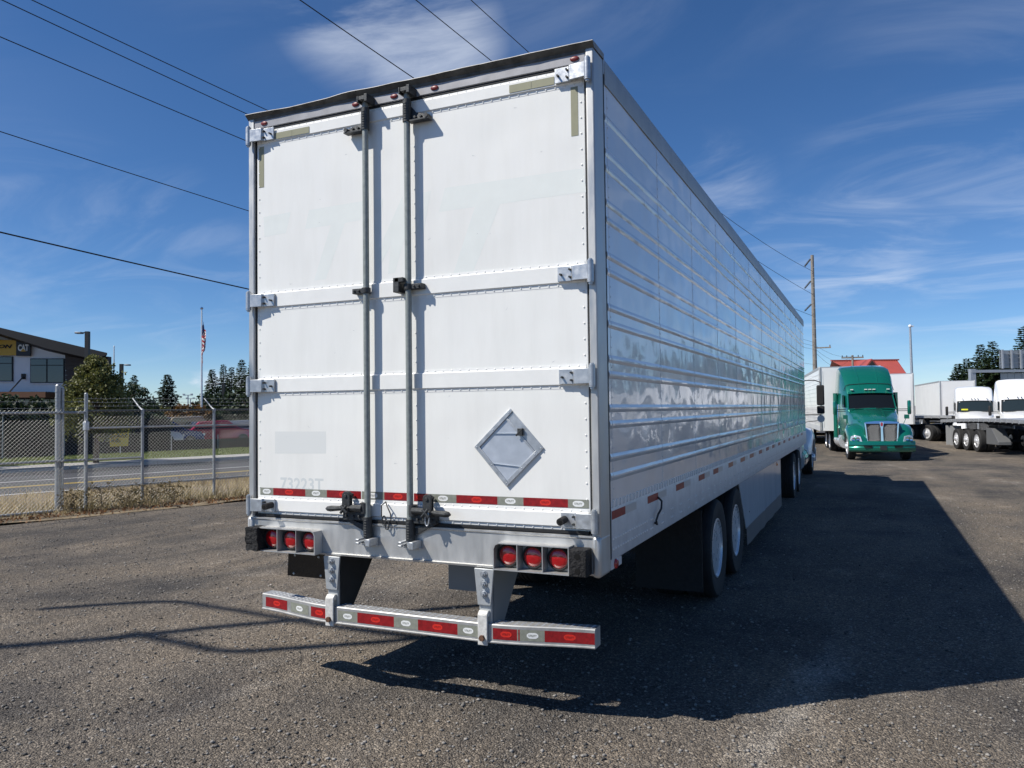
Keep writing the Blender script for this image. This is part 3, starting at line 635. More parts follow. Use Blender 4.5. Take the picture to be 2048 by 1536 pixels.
        if s > 0:
            rv = MB(); y = .20
            for i in range(16): rv.dome((1.302, .21+.052*i, 1.165), (1, 0, 0), .0075, .9); rv.dome((1.302, .21+.052*i, 1.105), (1, 0, 0), .0075, .9)
            y = 1.1
            while y < LEN-.2:
                for dy in (0, .045): rv.dome((1.302, y+dy, 1.165), (1, 0, 0), .0075, .9); rv.dome((1.302, y+dy, 1.10), (1, 0, 0), .0075, .9)
                y += .31
            obj('rivets', rv, M_rail, br, stuff=True)
            rb = MB(); y = .22
            while y < 9: rb.box(1.297, 1.3055, y, y+.022, 1.351, 1.392); y += .078
            obj('stake_beads', rb, M_rail, br, stuff=True)
    m = MB(); m.prism([(1.245, .18, .985), (1.245, .40, .985), (1.245, .40, 1.035), (1.245, .18, 1.045)], (.05, 0, 0)); cb = obj('corner_gusset', m, M_dull, T)
    m = MB(); m.lathe([(.03, 0), (.03, .006), (.022, .014), (0, .016)], (1.2955, .27, 1.01), 0, 14); obj('side_marker', m, M_lens, T)
    # --- right side: separate ribbed sheets
    ridges = [3.705, 3.495, 3.397, 3.186, 3.081, 2.867, 2.767, 2.553, 2.452, 2.242, 2.147, 1.945, 1.847, 1.648, 1.535]
    pf = [(1.2965, 1.352)]
    for z in ridges[::-1]:
        pf += [(1.2965, z-.024), (1.3005, z-.015), (1.3035, z-.005), (1.3035, z+.005), (1.3005, z+.015), (1.2965, z+.024)]
    pf.append((1.2965, 3.904))
    edges = [.186, .235]+[.235+1.245*k for k in range(1, 13)]+[LEN-.06]
    cache = {}
    for i in range(len(edges)-1):
        y0, y1 = edges[i], edges[i+1]; L_ = round(y1-y0, 3)
        if L_ not in cache:
            mb = MB(); n = len(pf)
            mb.add([(x+.0016, 0, z) for x, z in pf]+[(x, L_+.012, z) for x, z in pf], [(k, n+k, n+k+1, k+1) for k in range(n-1)])
            mb.add([(x+.0016, 0, z) for x, z in pf]+[(x-.006, 0, z) for x, z in pf], [(k, k+1, n+k+1, n+k) for k in range(n-1)])
            cache[L_] = mb.mesh('side_panel', M_side, 9, False)
        link('side_panel', cache[L_], T, (0, y0, 0))
    rv = MB()
    for y in edges[1:-1]:
        z = 1.40
        while z < 3.88:
            if not any(abs(z-r) < .026 for r in ridges): rv.dome((1.2978, y+.012, z), (1, 0, 0), .0055, .7, 5)
            z += .061
    obj('side_rivets', rv, M_dull, T, stuff=True)
    # side reflective tape, alternating
    y = .19; k = 0
    for (ya, yb) in ((.182, .472), (1.02, 1.314), (1.90, 2.19), (2.81, 3.085), (3.54, 3.82), (4.46, 4.766), (5.34, 5.70), (6.14, 6.51), (7.07, 7.4), (7.9, 8.25), (8.7, 9.05), (9.6, 9.95), (10.5, 10.85), (11.5, 11.85), (12.5, 12.9), (13.5, 13.9), (14.6, 15.0)):
        m = MB(); m.box(1.3025, 1.3032, max(ya, .19), yb, 1.282, 1.332); obj('side_tape', m, M_redtape if ya < 4 else mat('orange_faded_tape', (.36, .10, .05), .4) if ya < 6.6 else M_redtape, T)
        m = MB(); m.box(1.3025, 1.3032, yb, yb+.26, 1.282, 1.332); obj('side_tape', m, mat('silver_tape', (.52, .52, .50), .35), T)
    m = MB(); m.tube([(1.304, 1.30, 1.30), (1.33, 1.31, 1.27), (1.335, 1.27, 1.22), (1.33, 1.20, 1.19), (1.322, 1.17, 1.15), (1.322, 1.19, 1.12), (1.304, 1.20, 1.13)], .008, 6); obj('tie_hook', m, M_iron, T)
    m = MB(); m.lathe([(.035, 0), (.035, .008), (.02, .018), (0, .02)], (1.303, 9.3, 1.00), 0, 14); obj('side_marker', m, mat('amber_lens', (.7, .16, .01), .2, coat=1), T)
    # --- running gear
    m = MB()
    for y in (3.94, 5.19): m.cyl((-.95, y, .5), (.95, y, .5), .065, n=14)
    for x in (-.5, .5): m.box(x-.06, x+.06, 2.9, 6.4, .80, 1.12); m.box(x-.05, x+.05, 3.4, 4.1, .5, .8); m.box(x-.05, x+.05, 4.7, 5.4, .5, .8)
    m.box(-.6, .6, 3.15, 3.25, .85, 1.0); m.box(-.6, .6, 6.0, 6.1, .85, 1.0)
    obj('bogie_frame', m, M_frame, T)
    for y in (3.94, 5.19):
        for s in (-1, 1):
            wheel(T, s*1.125, y, .5, s); wheel(T, s*.79, y, .5, s)
    for s in (-1, 1):
        a, b = sorted((s*.62, s*1.26)); m = MB(); m.box(a, b, 3.12, 3.132, .22, .98); obj('mud_flap', m, M_black, T)
        a, b = sorted((s*.60, s*.92)); m = MB(); m.box(a+.1, b-.1, 12.6, 12.75, .35, 1.1); m.box(a+.02, b-.02, 12.55, 12.8, .28, .35); obj('landing_leg', m, M_frame, T)
    m = MB()
    for k in range(50): m.box(-1.25, 1.25, .3+k*.31, .36+k*.31, 1.04, 1.15)
    obj('cross_members', m, M_frame, T, stuff=True)
    # aerodynamic skirt with flexible lower edge
    sk = MB(); lo = MB()
    def sy(z): return 5.30+.55*(1.06-z)/.64
    n = 12
    sk.add([(1.281, sy(1.05)+(10.15-sy(1.05))*i/n, 1.05) for i in range(n+1)]+[(1.281, sy(.42)+(10.15-sy(.42))*i/n, .42) for i in range(n+1)]+[(1.271, sy(1.05)+(10.15-sy(1.05))*i/n, 1.05) for i in range(n+1)]+[(1.271, sy(.42)+(10.15-sy(.42))*i/n, .42) for i in range(n+1)],
           [(i, i+1, n+2+i, n+1+i) for i in range(n)]+[(2*n+2+i, 3*n+3+i, 3*n+4+i, 2*n+3+i) for i in range(n)]+[(0, n+1, 3*n+3, 2*n+2), (n, 3*n+2, 4*n+3, 2*n+1)])
    SK = obj('side_skirt', sk, panel_mat('skirt_paint', (.66, .68, .71), .12, (3, 2.5, 2.5), .12, .2, .3), T)
    n = 40; top = []; bot = []
    for i in range(n+1):
        y = 5.85+4.3*i/n; top.append((1.2825+.006*mnoise.noise((y*2, 0, 0)), y, .43)); bot.append((1.29+.03*mnoise.noise((y*1.7, 1, 0)), y, .215+.012*mnoise.noise((y*2.3, 5, 0))))
    lo.add(top+bot, [(i, i+1, n+2+i, n+1+i) for i in range(n)]); obj('skirt_edge', lo, mat('grey_flex_edge', (.10, .10, .105), .6), SK)
    m = MB(); m.dome((1.2815, 6.15, .60), (1, 0, 0), .012); obj('skirt_bolt', m, M_iron, SK)
    return T
main_trailer()
# ------------------------------------------------------------------ tractors
FH = Vector((sin(YAW), cos(YAW), 0)); R0 = Vector((cos(YAW), -sin(YAW), 0))
def vp(px, py, Z):                        # pixel met with the vertical plane at depth Z
    d = ray(px, py); return CAMP + d*(Z/d.dot(FH))
def lat(px, py, Z):
    p = vp(px, py, Z); return (p-CAMP).dot(R0), p.z
def sec(y, w, wt, zb, zt, zm=None):
    zm = zb+(zt-zb)*.55 if zm is None else zm
    h = [(w*.97, zb), (w, zm), ((w+wt)/2, (zm+zt-.25)/2), (wt, zt-.24), (wt*.955, zt-.11), (wt*.84, zt-.03), (wt*.45, zt+.012)]
    pts = [(-x, y, z) for x, z in h]+[(0, y, zt+.02)]+[(x, y, z) for x, z in h[::-1]]
    return pts
def tractor(name, label, loc, rotz, paint, roof=3.70, back=4.5, style='chrome', mirror='body', glass_tint=None, group=None, drives=(6.0, 7.3), black_mirror=None):
    T = thing(name, label, 'truck', loc, rotz, group)
    green = style == 'chrome'
    # hood
    S = []
    for (y, w, wt, zt) in ((.02, .66, .60, 1.47), (.12, .70, .62, 1.52), (.6, .78, .68, 1.64), (1.2, .92, .80, 1.79), (1.75, 1.0, .90, 1.90), (2.10, 1.02, .94, 1.94)):
        S.append([(-w, y, .62), (-w*1.0, y, 1.05), (-(w+wt)/2, y, zt-.22), (-wt, y, zt-.09), (-wt*.80, y, zt-.01), (-wt*.42, y, zt+.012), (-wt*.28, y, zt+.045), (0, y, zt+.055), (wt*.28, y, zt+.045), (wt*.42, y, zt+.012), (wt*.80, y, zt-.01), (wt, y, zt-.09), ((w+wt)/2, y, zt-.22), (w, y, 1.05), (w, y, .62)])
    obj('hood', MB().loft(S), paint, T, sharp=40)
    # fenders over the steer wheels
    for s in (-1, 1):
        S = []
        for (y, zt, xo) in ((-.10, .84, 1.02), (.0, .98, 1.10), (.2, 1.16, 1.18), (.5, 1.32, 1.22), (.9, 1.385, 1.225), (1.25, 1.33, 1.21), (1.55, 1.20, 1.17), (1.75, 1.02, 1.12)):
            dz = .585**2-(y-.95)**2; zb = .5+sqrt(dz) if dz > 0 else .62
            zb = min(zb, zt-.10)
            S.append([(s*.55, y, zb), (s*.55, y, zt-.05), (s*.78, y, zt+.01), (s*.95, y, zt), (s*(xo-.06), y, zt-.06), (s*xo, y, zt-.20 if zt-.2 > zb else zb+.03), (s*(xo+.01), y, zb)])
        fd = obj('fender', MB().loft(S), paint, T, sharp=50)
        m = MB(); P = []
        g = [(.74, .70, -.155), (.80, .92, -.125), (1.0, .97, -.06), (1.13, .92, .05), (1.165, .76, .08), (1.05, .70, -.07)]
        m.prism([(s*x, y, z) for x, z, y in g], (0, .10, 0)); hl = obj('headlight', m, mat('headlight_lens', (.55, .57, .60), .08, .3, coat=1, bump=.3, bs=30), T, bev=.012)
        for x, z, y in ((.90, .83, -.118), (1.05, .81, -.055)):
            k = MB(); k.lathe([(.065, 0), (.06, .012), (.03, .002), (0, .0)], (s*x, y, z), 1, 14, sgn=-1); obj('lamp', k, M_chrome, hl)
    # bumper
    S = []
    for i in range(17):
        t = -1+2*i/16; x = 1.225*t; y = -.26+.30*abs(t)**3
        S.append([(x, y+.06, .34), (x, y, .40), (x, y-.015, .50), (x, y+.015, .545), (x, y+.015, .56), (x, y-.01, .60), (x, y+.01, .70), (x, y+.06, .745), (x, y+.22, .745), (x, y+.22, .34)])
    B = obj('bumper', MB().loft(S), paint, T, sharp=30)
    for s in (-1, 1):
        m = MB(); m.prism([(s*.42, -.285, .50), (s*.68, -.268, .50), (s*.73, -.262, .56), (s*.72, -.262, .59), (s*.40, -.285, .59)], (0, .03, 0)); obj('fog_light', m, M_glass, B)
    m = MB(); m.box(-.12, .12, -.292, -.27, .42, .58); obj('number_plate', m, mat('dark_plate', (.03, .03, .032), .5), B)
    # grille
    m = MB(); m.prism([(-.52, -.045, .64), (.52, -.045, .64), (.58, -.015, 1.40), (-.58, -.015, 1.40)], (0, .05, 0)); G = obj('grille', m, mat('grille_void', (.02, .02, .022), .6), T)
    fm = M_chrome if green else M_galv
    for s in (-1, 1):
        m = MB(); n = 26
        for i in range(n):
            for dgn in (-1, 1):
                u = -0.4+1.8*i/(n-1); pts = []
                for k in range(9):
                    t = k/8; uu = u+dgn*(t-.5)*1.6
                    pts.append((uu, t))
                seg = [(uu, t) for uu, t in pts if 0 <= uu <= 1]
                if len(seg) >= 2:
                    P = lambda uu, t: (s*(.055+(.45+.055*t)*uu), -.052+.03*t, .665+.71*t)
                    m.tube([P(*seg[0]), P(*seg[-1])], .0050, 4)
        obj('grille_mesh', m, mat('grille_chrome', (.13, .135, .145), .5, .6), G, stuff=True)
    m = MB()
    for s in (-1, 1):
        m.prism([(s*.51, -.075, .62), (s*.565, -.075, .62), (s*.635, -.045, 1.44), (s*.575, -.045, 1.40)], (0, .07, 0))
    m.prism([(-.60, -.05, 1.39), (.60, -.05, 1.39), (.62, -.035, 1.46), (.25, -.035, 1.50), (-.25, -.035, 1.50), (-.62, -.035, 1.46)], (0, .06, 0)); m.prism([(-.56, -.075, .62), (.56, -.075, .62), (.555, -.072, .665), (-.555, -.072, .665)], (0, .06, 0))
    m.prism([(-.055, -.085, .66), (.055, -.085, .66), (.045, -.06, 1.2), (.085, -.05, 1.46), (-.085, -.05, 1.46), (-.045, -.06, 1.2)], (0, .06, 0))
    obj('grille_frame', m, fm, G, bev=.008)
    if green:
        m = MB(); m.prism([(-.035, -.065, 1.30), (.035, -.065, 1.30), (.05, -.06, 1.40), (0, -.058, 1.45), (-.05, -.06, 1.40)], (0, .02, 0)); obj('emblem', m, mat('emblem_red', (.35, .01, .015), .3, coat=1), G, bev=.004)
    # cab and sleeper
    secs = [sec(2.00, 1.03, .95, .78, 1.96, 1.5), sec(2.42, 1.04, .93, .72, 2.64, 1.7), sec(2.60, 1.06, .95, .70, min(2.84, roof-.1), 1.8)]
    if roof > 3.5: secs += [sec(2.95, 1.10, .99, .70, 3.20, 2.0), sec(3.35, 1.15, 1.03, .70, 3.48, 2.2), sec(3.8, 1.17, 1.05, .70, roof-.08, 2.3), sec(back-.1, 1.18, 1.06, .70, roof, 2.3), sec(back, 1.16, 1.04, .72, roof-.02, 2.3)]
    else: secs += [sec(3.0, 1.08, .97, .70, roof-.25, 2.0), sec(3.3, 1.09, .98, .70, roof-.05, 2.1), sec(back-.1, 1.10, .98, .70, roof, 2.1), sec(back, 1.08, .96, .70, roof-.03, 2.1)]
    C = obj('cab', MB().loft(secs), paint, T, sharp=32)
    # windscreen, wrapped
    n = 12; ins = []
    def wpt(t, v, off=0.0):
        x = (.93-.05*v)*t; y = 1.965+.42*v+.06*abs(t)**2.5-off; return (x, y-.035, 1.985+.60*v-.03*t*t)
    m = MB(); m.add([wpt(-1+2*i/n, v) for v in (0, .5, 1) for i in range(n+1)]+[(a[0], a[1]+.05, a[2]) for a in [wpt(-1+2*i/n, v) for v in (0, .5, 1) for i in range(n+1)]], [(r*(n+1)+i, r*(n+1)+i+1, (r+1)*(n+1)+i+1, (r+1)*(n+1)+i) for r in range(2) for i in range(n)]+[(i, i+3*(n+1), i+1+3*(n+1), i+1) for i in range(n)]+[(2*(n+1)+i, 2*(n+1)+i+1, 5*(n+1)+i+1, 5*(n+1)+i) for i in range(n)])
    W = obj('windscreen', m, glass_tint or M_glass, C)
    m = MB(); m.tube([wpt(-1+2*i/n, -.03, .02) for i in range(n+1)], .022, 6); m.tube([wpt(-1+2*i/n, 1.03, .02) for i in range(n+1)], .026, 6)
    for t in (-1, 1): m.tube([wpt(t, v, .015) for v in (-.03, .5, 1.03)], .026, 6)
    obj('windscreen_trim', m, M_seal if not green else paint, C)
    m = MB(); m.tube([wpt(-.75, -.02, .05), wpt(-.1, .03, .05)], .008, 5); m.tube([wpt(.15, -.02, .05), wpt(.75, .03, .05)], .008, 5); obj('wipers', m, M_seal, C)
    # sun visor band with marker lamps
    if green:
        m = MB(); m.loft([[wpt(-1+2*i/n, 1.02, .05), wpt(-1+2*i/n, 1.02, .10), wpt(-1+2*i/n, 1.16, .02), wpt(-1+2*i/n, 1.16, -.10)] for i in range(n+1)]); obj('visor', m, paint, C, sharp=30)
        m = MB(); m.add([(-.9, 2.52, 2.80), (.9, 2.52, 2.80), (.9, 2.52, 2.815), (-.9, 2.52, 2.815)], [(0, 1, 2, 3)])
    if green:
        for s in (-1, 1):
            m = MB(); m.tube([(s*.36, 2.50, 2.74), (s*.38, 2.95, 3.215), (s*.40, 3.35, 3.49), (s*.42, 3.8, roof-.07), (s*.42, back-.1, roof+.005)], [.012, .022, .024, .022, .012], 6); obj('roof_crease', m, paint, C)
            m = MB(); m.tube([(s*.21, .10, 1.565), (s*.24, .6, 1.685), (s*.28, 1.2, 1.835), (s*.31, 1.9, 1.965)], [.008, .018, .018, .010], 6); obj('hood_crease', m, paint, C)
        m = MB(); m.tube([(-1.0, 2.72, 2.70), (-.93, 2.70, 2.90), (-.78, 2.695, 2.955), (0, 2.69, 2.985), (.78, 2.695, 2.955), (.93, 2.70, 2.90), (1.0, 2.72, 2.70)], .012, 5); obj('roof_seam', m, M_seal, C)
    for x in ((-.16, 0, .16, .72, -.72) if green else (-.62, -.16, 0, .16, .62)):
        m = MB(); m.box(x-.05, x+.05, 2.33 if green else 2.40, 2.47, 2.72, 2.755) if green else m.box(x-.015, x+.015, 2.36, 2.45, 2.70, 2.76)
        obj('roof_marker', m, mat('marker_clear', (.8, .8, .75), .2) if green else M_seal, C)
    for s in (-1, 1):
        m = MB(); m.prism([(s*1.052, 2.30, 2.02), (s*1.062, 3.0, 2.02), (s*1.03, 3.0, 2.52), (s*1.01, 2.55, 2.52)], (s*.008, 0, 0)); obj('side_window', m, M_glass, C)
        m = MB(); m.tube([(s*1.065, 2.20, .95), (s*1.065, 3.08, .95), (s*1.05, 3.08, 2.58)], .007, 4); m.box(min(s*1.055, s*1.085), max(s*1.055, s*1.085), 2.90, 3.02, 1.78, 1.83); obj('door_outline', m, M_seal, C)
        # fuel tank, steps
        m = MB(); m.cyl((s*.92, 3.0, .62), (s*.92, 4.6, .62), .30, n=22); t = obj('fuel_tank', m, M_pol if green else mat('tank_white', (.62, .64, .66), .25, .3, coat=.6), T)
        for y in (3.2, 4.3):
            m = MB(); m.lathe([(.302, 0), (.308, 0), (.308, .06), (.302, .06)], (s*.92, y, .62), 1, 22); obj('tank_strap', m, M_chrome if green else M_seal, t)
        # mirrors
        if black_mirror:
            X = black_mirror if s < 0 else -black_mirror   # rig is turned round
            y = 2.1
            m = MB(); m.box(min(X-.10, X+.10), max(X-.10, X+.10), y-.05, y+.05, 2.02, 2.58); mr = obj('mirror', m, M_black, T, bev=.03)
            m = MB(); m.box(X-.10, X+.10, y-.045, y+.045, 1.78, 2.0); obj('lower_mirror', m, M_black, mr, bev=.03)
            m = MB(); m.lathe([(.10, 0), (.09, .03), (.05, .05), (0, .06)], (X, y+.02, 1.64), 1, 18, sgn=-1); obj('convex_mirror', m, M_galv, mr)
            m = MB(); m.tube([(s*1.0, y, 2.70), (X*.9, y, 2.72), (X, y, 2.66), (X, y, 2.56)], .016, 6); m.tube([(s*1.0, y, 1.75), (X, y, 1.75), (X, y, 1.70)], .016, 6); m.tube([(X, y-.02, 1.60), (s*1.15, y-.9, 1.25)], .010, 6); obj('mirror_arm', m, M_black, mr)
        else:
            m = MB(); X = s*1.46; S2 = [[(X+.075*cos(a), 2.08+.075*sin(a), z) for a in [2*pi*k/12 for k in range(12)]] for z in (1.72, 1.76, 2.22, 2.27)]
            S2[0] = [((p[0]-X)*.7+X, (p[1]-2.08)*.7+2.08, p[2]) for p in S2[0]]; S2[-1] = [((p[0]-X)*.7+X, (p[1]-2.08)*.7+2.08, p[2]) for p in S2[-1]]
            mr = obj('mirror', MB().loft(S2), paint if mirror == 'body' else M_black, T, sharp=50)
            m = MB(); m.tube([(s*1.02, 2.12, 1.93), (X, 2.1, 1.93)], .018, 6); m.tube([(s*1.02, 2.12, 1.86), (X, 2.1, 1.86)], .014, 6); obj('mirror_arm', m, M_black, mr)
            m = MB(); m.tube([(s*1.02, 1.2, 1.30), (s*1.16, 1.2, 1.62)], .012, 6); m.box(min(s*1.08, s*1.26), max(s*1.08, s*1.26), 1.15, 1.24, 1.56, 1.72); obj('hood_mirror', m, paint if green else M_black, mr, bev=.03)
    if green:
        for s in (-1, 1):
            m = MB(); m.cyl((s*1.235, 3.62, .75), (s*1.235, 3.62, 2.62), .10, n=18); obj('side_cowl', m, paint, T)
            m = MB(); m.box(min(s*1.0, s*1.2), max(s*1.0, s*1.2), 3.30, 3.50, .72, 2.15); obj('polished_guard', m, M_chrome, T, bev=.02)
        m = MB(); m.box(-.38, .42, .3, .55, 0, .02); 
    # wheels and frame
    m = MB()
    for s in (-1, 1): m.box(min(s*.38, s*.48), max(s*.38, s*.48), .3, 8.0, .72, .98)
    m.box(-.6, .6, 5.9, 7.2, .98, 1.08); m.cyl((-.9, .95, .5), (.9, .95, .5), .06, n=10)
    for y in drives: m.cyl((-.9, y, .5), (.9, y, .5), .07, n=10)
    obj('frame', m, M_frame, T)
    for s in (-1, 1):
        wheel(T, s*1.03, .95, .5, s, 'face')
        for y in drives: wheel(T, s*1.08, y, .5, s); wheel(T, s*.75, y, .5, s)
    return T

G_paint = mat('green_metallic', (.005, .175, .122), .22, .40, coat=1.0, var=.06, vs=40)
W_paint = mat('truck_white', (.78, .79, .80), .3, coat=.6, var=.03, vs=4)
WS_clear = mat('windscreen_tint', (.02, .03, .035), .05, spec=.4)

mx = on_axis(1641, 793, 1, 19.2).x
tractor('semi_tractor', 'white semi tractor coupled in front of the big white trailer, mostly hidden', (0, 21.3, gz(1, 20)), pi, W_paint, roof=3.55, back=4.75, style='plain', black_mirror=mx, drives=(6.4, 7.7))

gp = far(1762, 815, 33.6); gz_ = gz(gp.x, gp.y); GA = radians(9.0)
GREEN = tractor('semi_tractor', 'metallic green semi tractor with chrome grille facing the camera', (gp.x, gp.y, gz_), GA, G_paint, roof=3.78, back=4.55, drives=(6.2, 7.5)); GREEN.scale = (.97, 1.0, 1.03)

# driver behind the green truck's windscreen
def driver():
    T = thing('person', 'driver sitting at the wheel behind the windscreen of the green truck', 'person', (gp.x, gp.y, gz_), GA); T.scale = (1.03, 1.03, 1.03)
    V = [(.45, 3.0, 1.35), (.45, 3.02, 1.55), (.45, 3.0, 1.80), (.45, 2.97, 1.96), (.45, 2.95, 2.06), (.45, 2.93, 2.18), (.45, 2.93, 2.28),
         (.66, 2.97, 1.93), (.70, 2.80, 1.70), (.60, 2.55, 1.72), (.24, 2.97, 1.93), (.20, 2.80, 1.70), (.30, 2.55, 1.72),
         (.57, 2.98, 1.35), (.60, 2.55, 1.38), (.60, 2.50, 1.0), (.33, 2.98, 1.35), (.30, 2.55, 1.38), (.30, 2.50, 1.0)]
    E_ = [(0,1),(1,2),(2,3),(3,4),(4,5),(5,6),(3,7),(7,8),(8,9),(3,10),(10,11),(11,12),(0,13),(13,14),(14,15),(0,16),(16,17),(17,18)]
    Rr = [.16,.15,.17,.13,.06,.10,.08,.075,.055,.04,.075,.055,.04,.11,.085,.06,.11,.085,.06]
    me = bpy.data.meshes.new('body'); me.from_pydata(V, E_, []); o = link('body', me, T)
    bm = bmesh.new(); bm.from_mesh(me); ly = bm.verts.layers.skin.verify()
    for v, r in zip(bm.verts, Rr): v[ly].radius = (r, r*.8); v[ly].use_root = v.index == 0
    bm.to_mesh(me); bm.free(); o.modifiers.new('skin', 'SKIN'); s = o.modifiers.new('sub', 'SUBSURF'); s.levels = s.render_levels = 2
    me.materials.append(mat('dark_shirt', (.05, .05, .06), .9))
    m = MB(); m.lathe([(0, -.12), (.06, -.10), (.088, -.03), (.085, .05), (.06, .10), (0, .12)], (.45, 2.90, 2.22), 2, 14); m.box(.435, .465, 2.79, 2.84, 2.20, 2.235); obj('head', m, mat('skin', (.42, .24, .16), .6), T)
driver()

# ------------------------------------------------------------------ other box trailers
def box_trailer(name, label, loc, rotz, L=15.5, H=4.06, ribs=True, skirt=True, smooth_face=False, group=None):
    T = thing(name, label, 'trailer', loc, rotz, group)      # front wall at y = 0, tail towards +y
    wp = mat('box_white', (.84, .84, .83), .35, var=.05, vs=.7, coat=.4)
    m = MB(); m.box(-1.25, 1.25, 0, .05, 1.05, H-.05); obj('front_wall', m, wp, T)
    for s in (-1, 1):
        zs = [1.30]+[1.45+.2*k for k in range(12)]+[H-.16]
        for j in range(8):
            y0, y1 = .08+(L-.16)/8*j, .08+(L-.16)/8*(j+1)-.006; m = MB()
            m.box(min(s*1.275, s*1.29), max(s*1.275, s*1.29), y0, y1, 1.28, H-.12)
            if ribs:
                for z in zs[1:-1]: m.box(min(s*1.29, s*1.30), max(s*1.29, s*1.30), y0, y1, z-.018, z+.018)
            obj('side_panel', m, wp, T)
        m = MB(); m.box(min(s*1.25, s*1.302), max(s*1.25, s*1.302), .0, L, H-.13, H); obj('top_rail', m, M_alu, T, bev=.01)
        m = MB(); m.box(min(s*1.25, s*1.305), max(s*1.25, s*1.305), .0, L, 1.04, 1.28); obj('bottom_rail', m, M_dull, T)
        m = MB(); m.box(min(s*1.21, s*1.308), max(s*1.21, s*1.308), -.03, .06, 1.04, H-.02); obj('corner_post', m, M_alu, T, bev=.02)
        m = MB(); m.box(min(s*1.14, s*1.148), max(s*1.14, s*1.148), -.012, 0, 1.2, H-.2); obj('front_seam', m, M_dull, T)
        for y in (L-3.9, L-2.65): wheel(T, s*1.12, y, .5, s); wheel(T, s*.79, y, .5, s)
        m = MB(); m.box(min(s*.72, s*.84), max(s*.72, s*.84), 2.9, 3.05, .12, 1.1); m.box(min(s*.66, s*.90), max(s*.66, s*.90), 2.85, 3.1, .06, .12); obj('landing_leg', m, M_dull, T)
        if skirt: m = MB(); m.box(min(s*1.27, s*1.28), max(s*1.27, s*1.28), 4.6, L-5, .32, 1.05); obj('side_skirt', m, wp, T)
    m = MB(); m.box(-1.24, 1.24, 0, L, H-.06, H-.012); obj('roof', m, mat('roof_sheet'), T)
    m = MB(); m.box(-1.24, 1.24, .06, L, 1.05, 1.16); m.box(-.55, -.4, .5, L, .85, 1.05); m.box(.4, .55, .5, L, .85, 1.05)
    for y in (L-3.9, L-2.65): m.cyl((-.95, y, .5), (.95, y, .5), .065, n=10)
    obj('chassis', m, M_frame, T)
    m = MB(); m.box(-1.25, 1.25, L-.03, L+.02, 1.05, H-.03); obj('rear_doors', m, wp, T)
    return T
tp = Vector((gp.x, gp.y, 0)) + Matrix.Rotation(GA, 3, 'Z') @ Vector((0, 4.85, 0))
box_trailer('semi_trailer', 'ribbed white box trailer coupled behind the green tractor', (tp.x-.42, tp.y+.25, gz(tp.x, tp.y)), radians(7.5), H=3.98)
bp = vp(1780, 815, 46.5); box_trailer('semi_trailer', 'plain white box trailer just right of the green cab, partly hidden behind it', (bp.x, bp.y, -.24), radians(3.0), ribs=False, skirt=False)
cp = vp(1880, 812, 65); box_trailer('semi_trailer', 'dented white box trailer showing its long left side behind the flatbeds', (cp.x+1.3, cp.y, -.24), radians(4.5), ribs=False, skirt=False, H=4.15, L=14.6)
# parked row continues to the right of the frame
for k, (dx, dy) in enumerate(((6.2, -1.0), (10.2, -2.0))):
    box_trailer('semi_trailer', ['white box trailer parked beyond the two white tractors', 'farthest right white box trailer parked beyond the tractors'][k], (cp.x+1.3+dx+5, cp.y+dy, -.24), radians(4.5), ribs=False, skirt=False, H=4.1, L=14.6)

# white day-cab tractors in the row
dp = vp(1955, 812, 41.5); tractor('semi_tractor', 'white day cab tractor with yellow item on its dashboard behind the flatbed', (dp.x, dp.y, -.24), radians(-3), W_paint, roof=3.48, back=3.9, style='plain', mirror='black', glass_tint=WS_clear).scale = (.94, .94, .91)
ep = vp(2054, 812, 37.5); tractor('semi_tractor', 'white tractor with taller roof cut off by the right picture edge', (ep.x, ep.y, -.24), radians(-3), W_paint, roof=3.74, back=4.1, style='plain', mirror='black', glass_tint=WS_clear).scale = (.95, .95, .92)
fp = vp(2165, 812, 36); tractor('semi_tractor', 'white tractor farthest right in the parked row', (fp.x, fp.y, -.24), radians(-3), W_paint, roof=3.48, back=4.1, style='plain', mirror='black', glass_tint=WS_clear)
m = MB(); v = Matrix.Rotation(radians(-3), 3, 'Z') @ Vector((-.52, 1.86, 2.05)); m.box(-.16, .16, -.03, .03, -.02, .06)
tag(obj('vest', m, mat('hi_vis_yellow', (.75, .72, .03), .6), loc=(dp.x+v.x, dp.y+v.y-.12, -.24+v.z*.91), bev=.02), 'yellow item lying on the white day cab dashboard', 'vest')

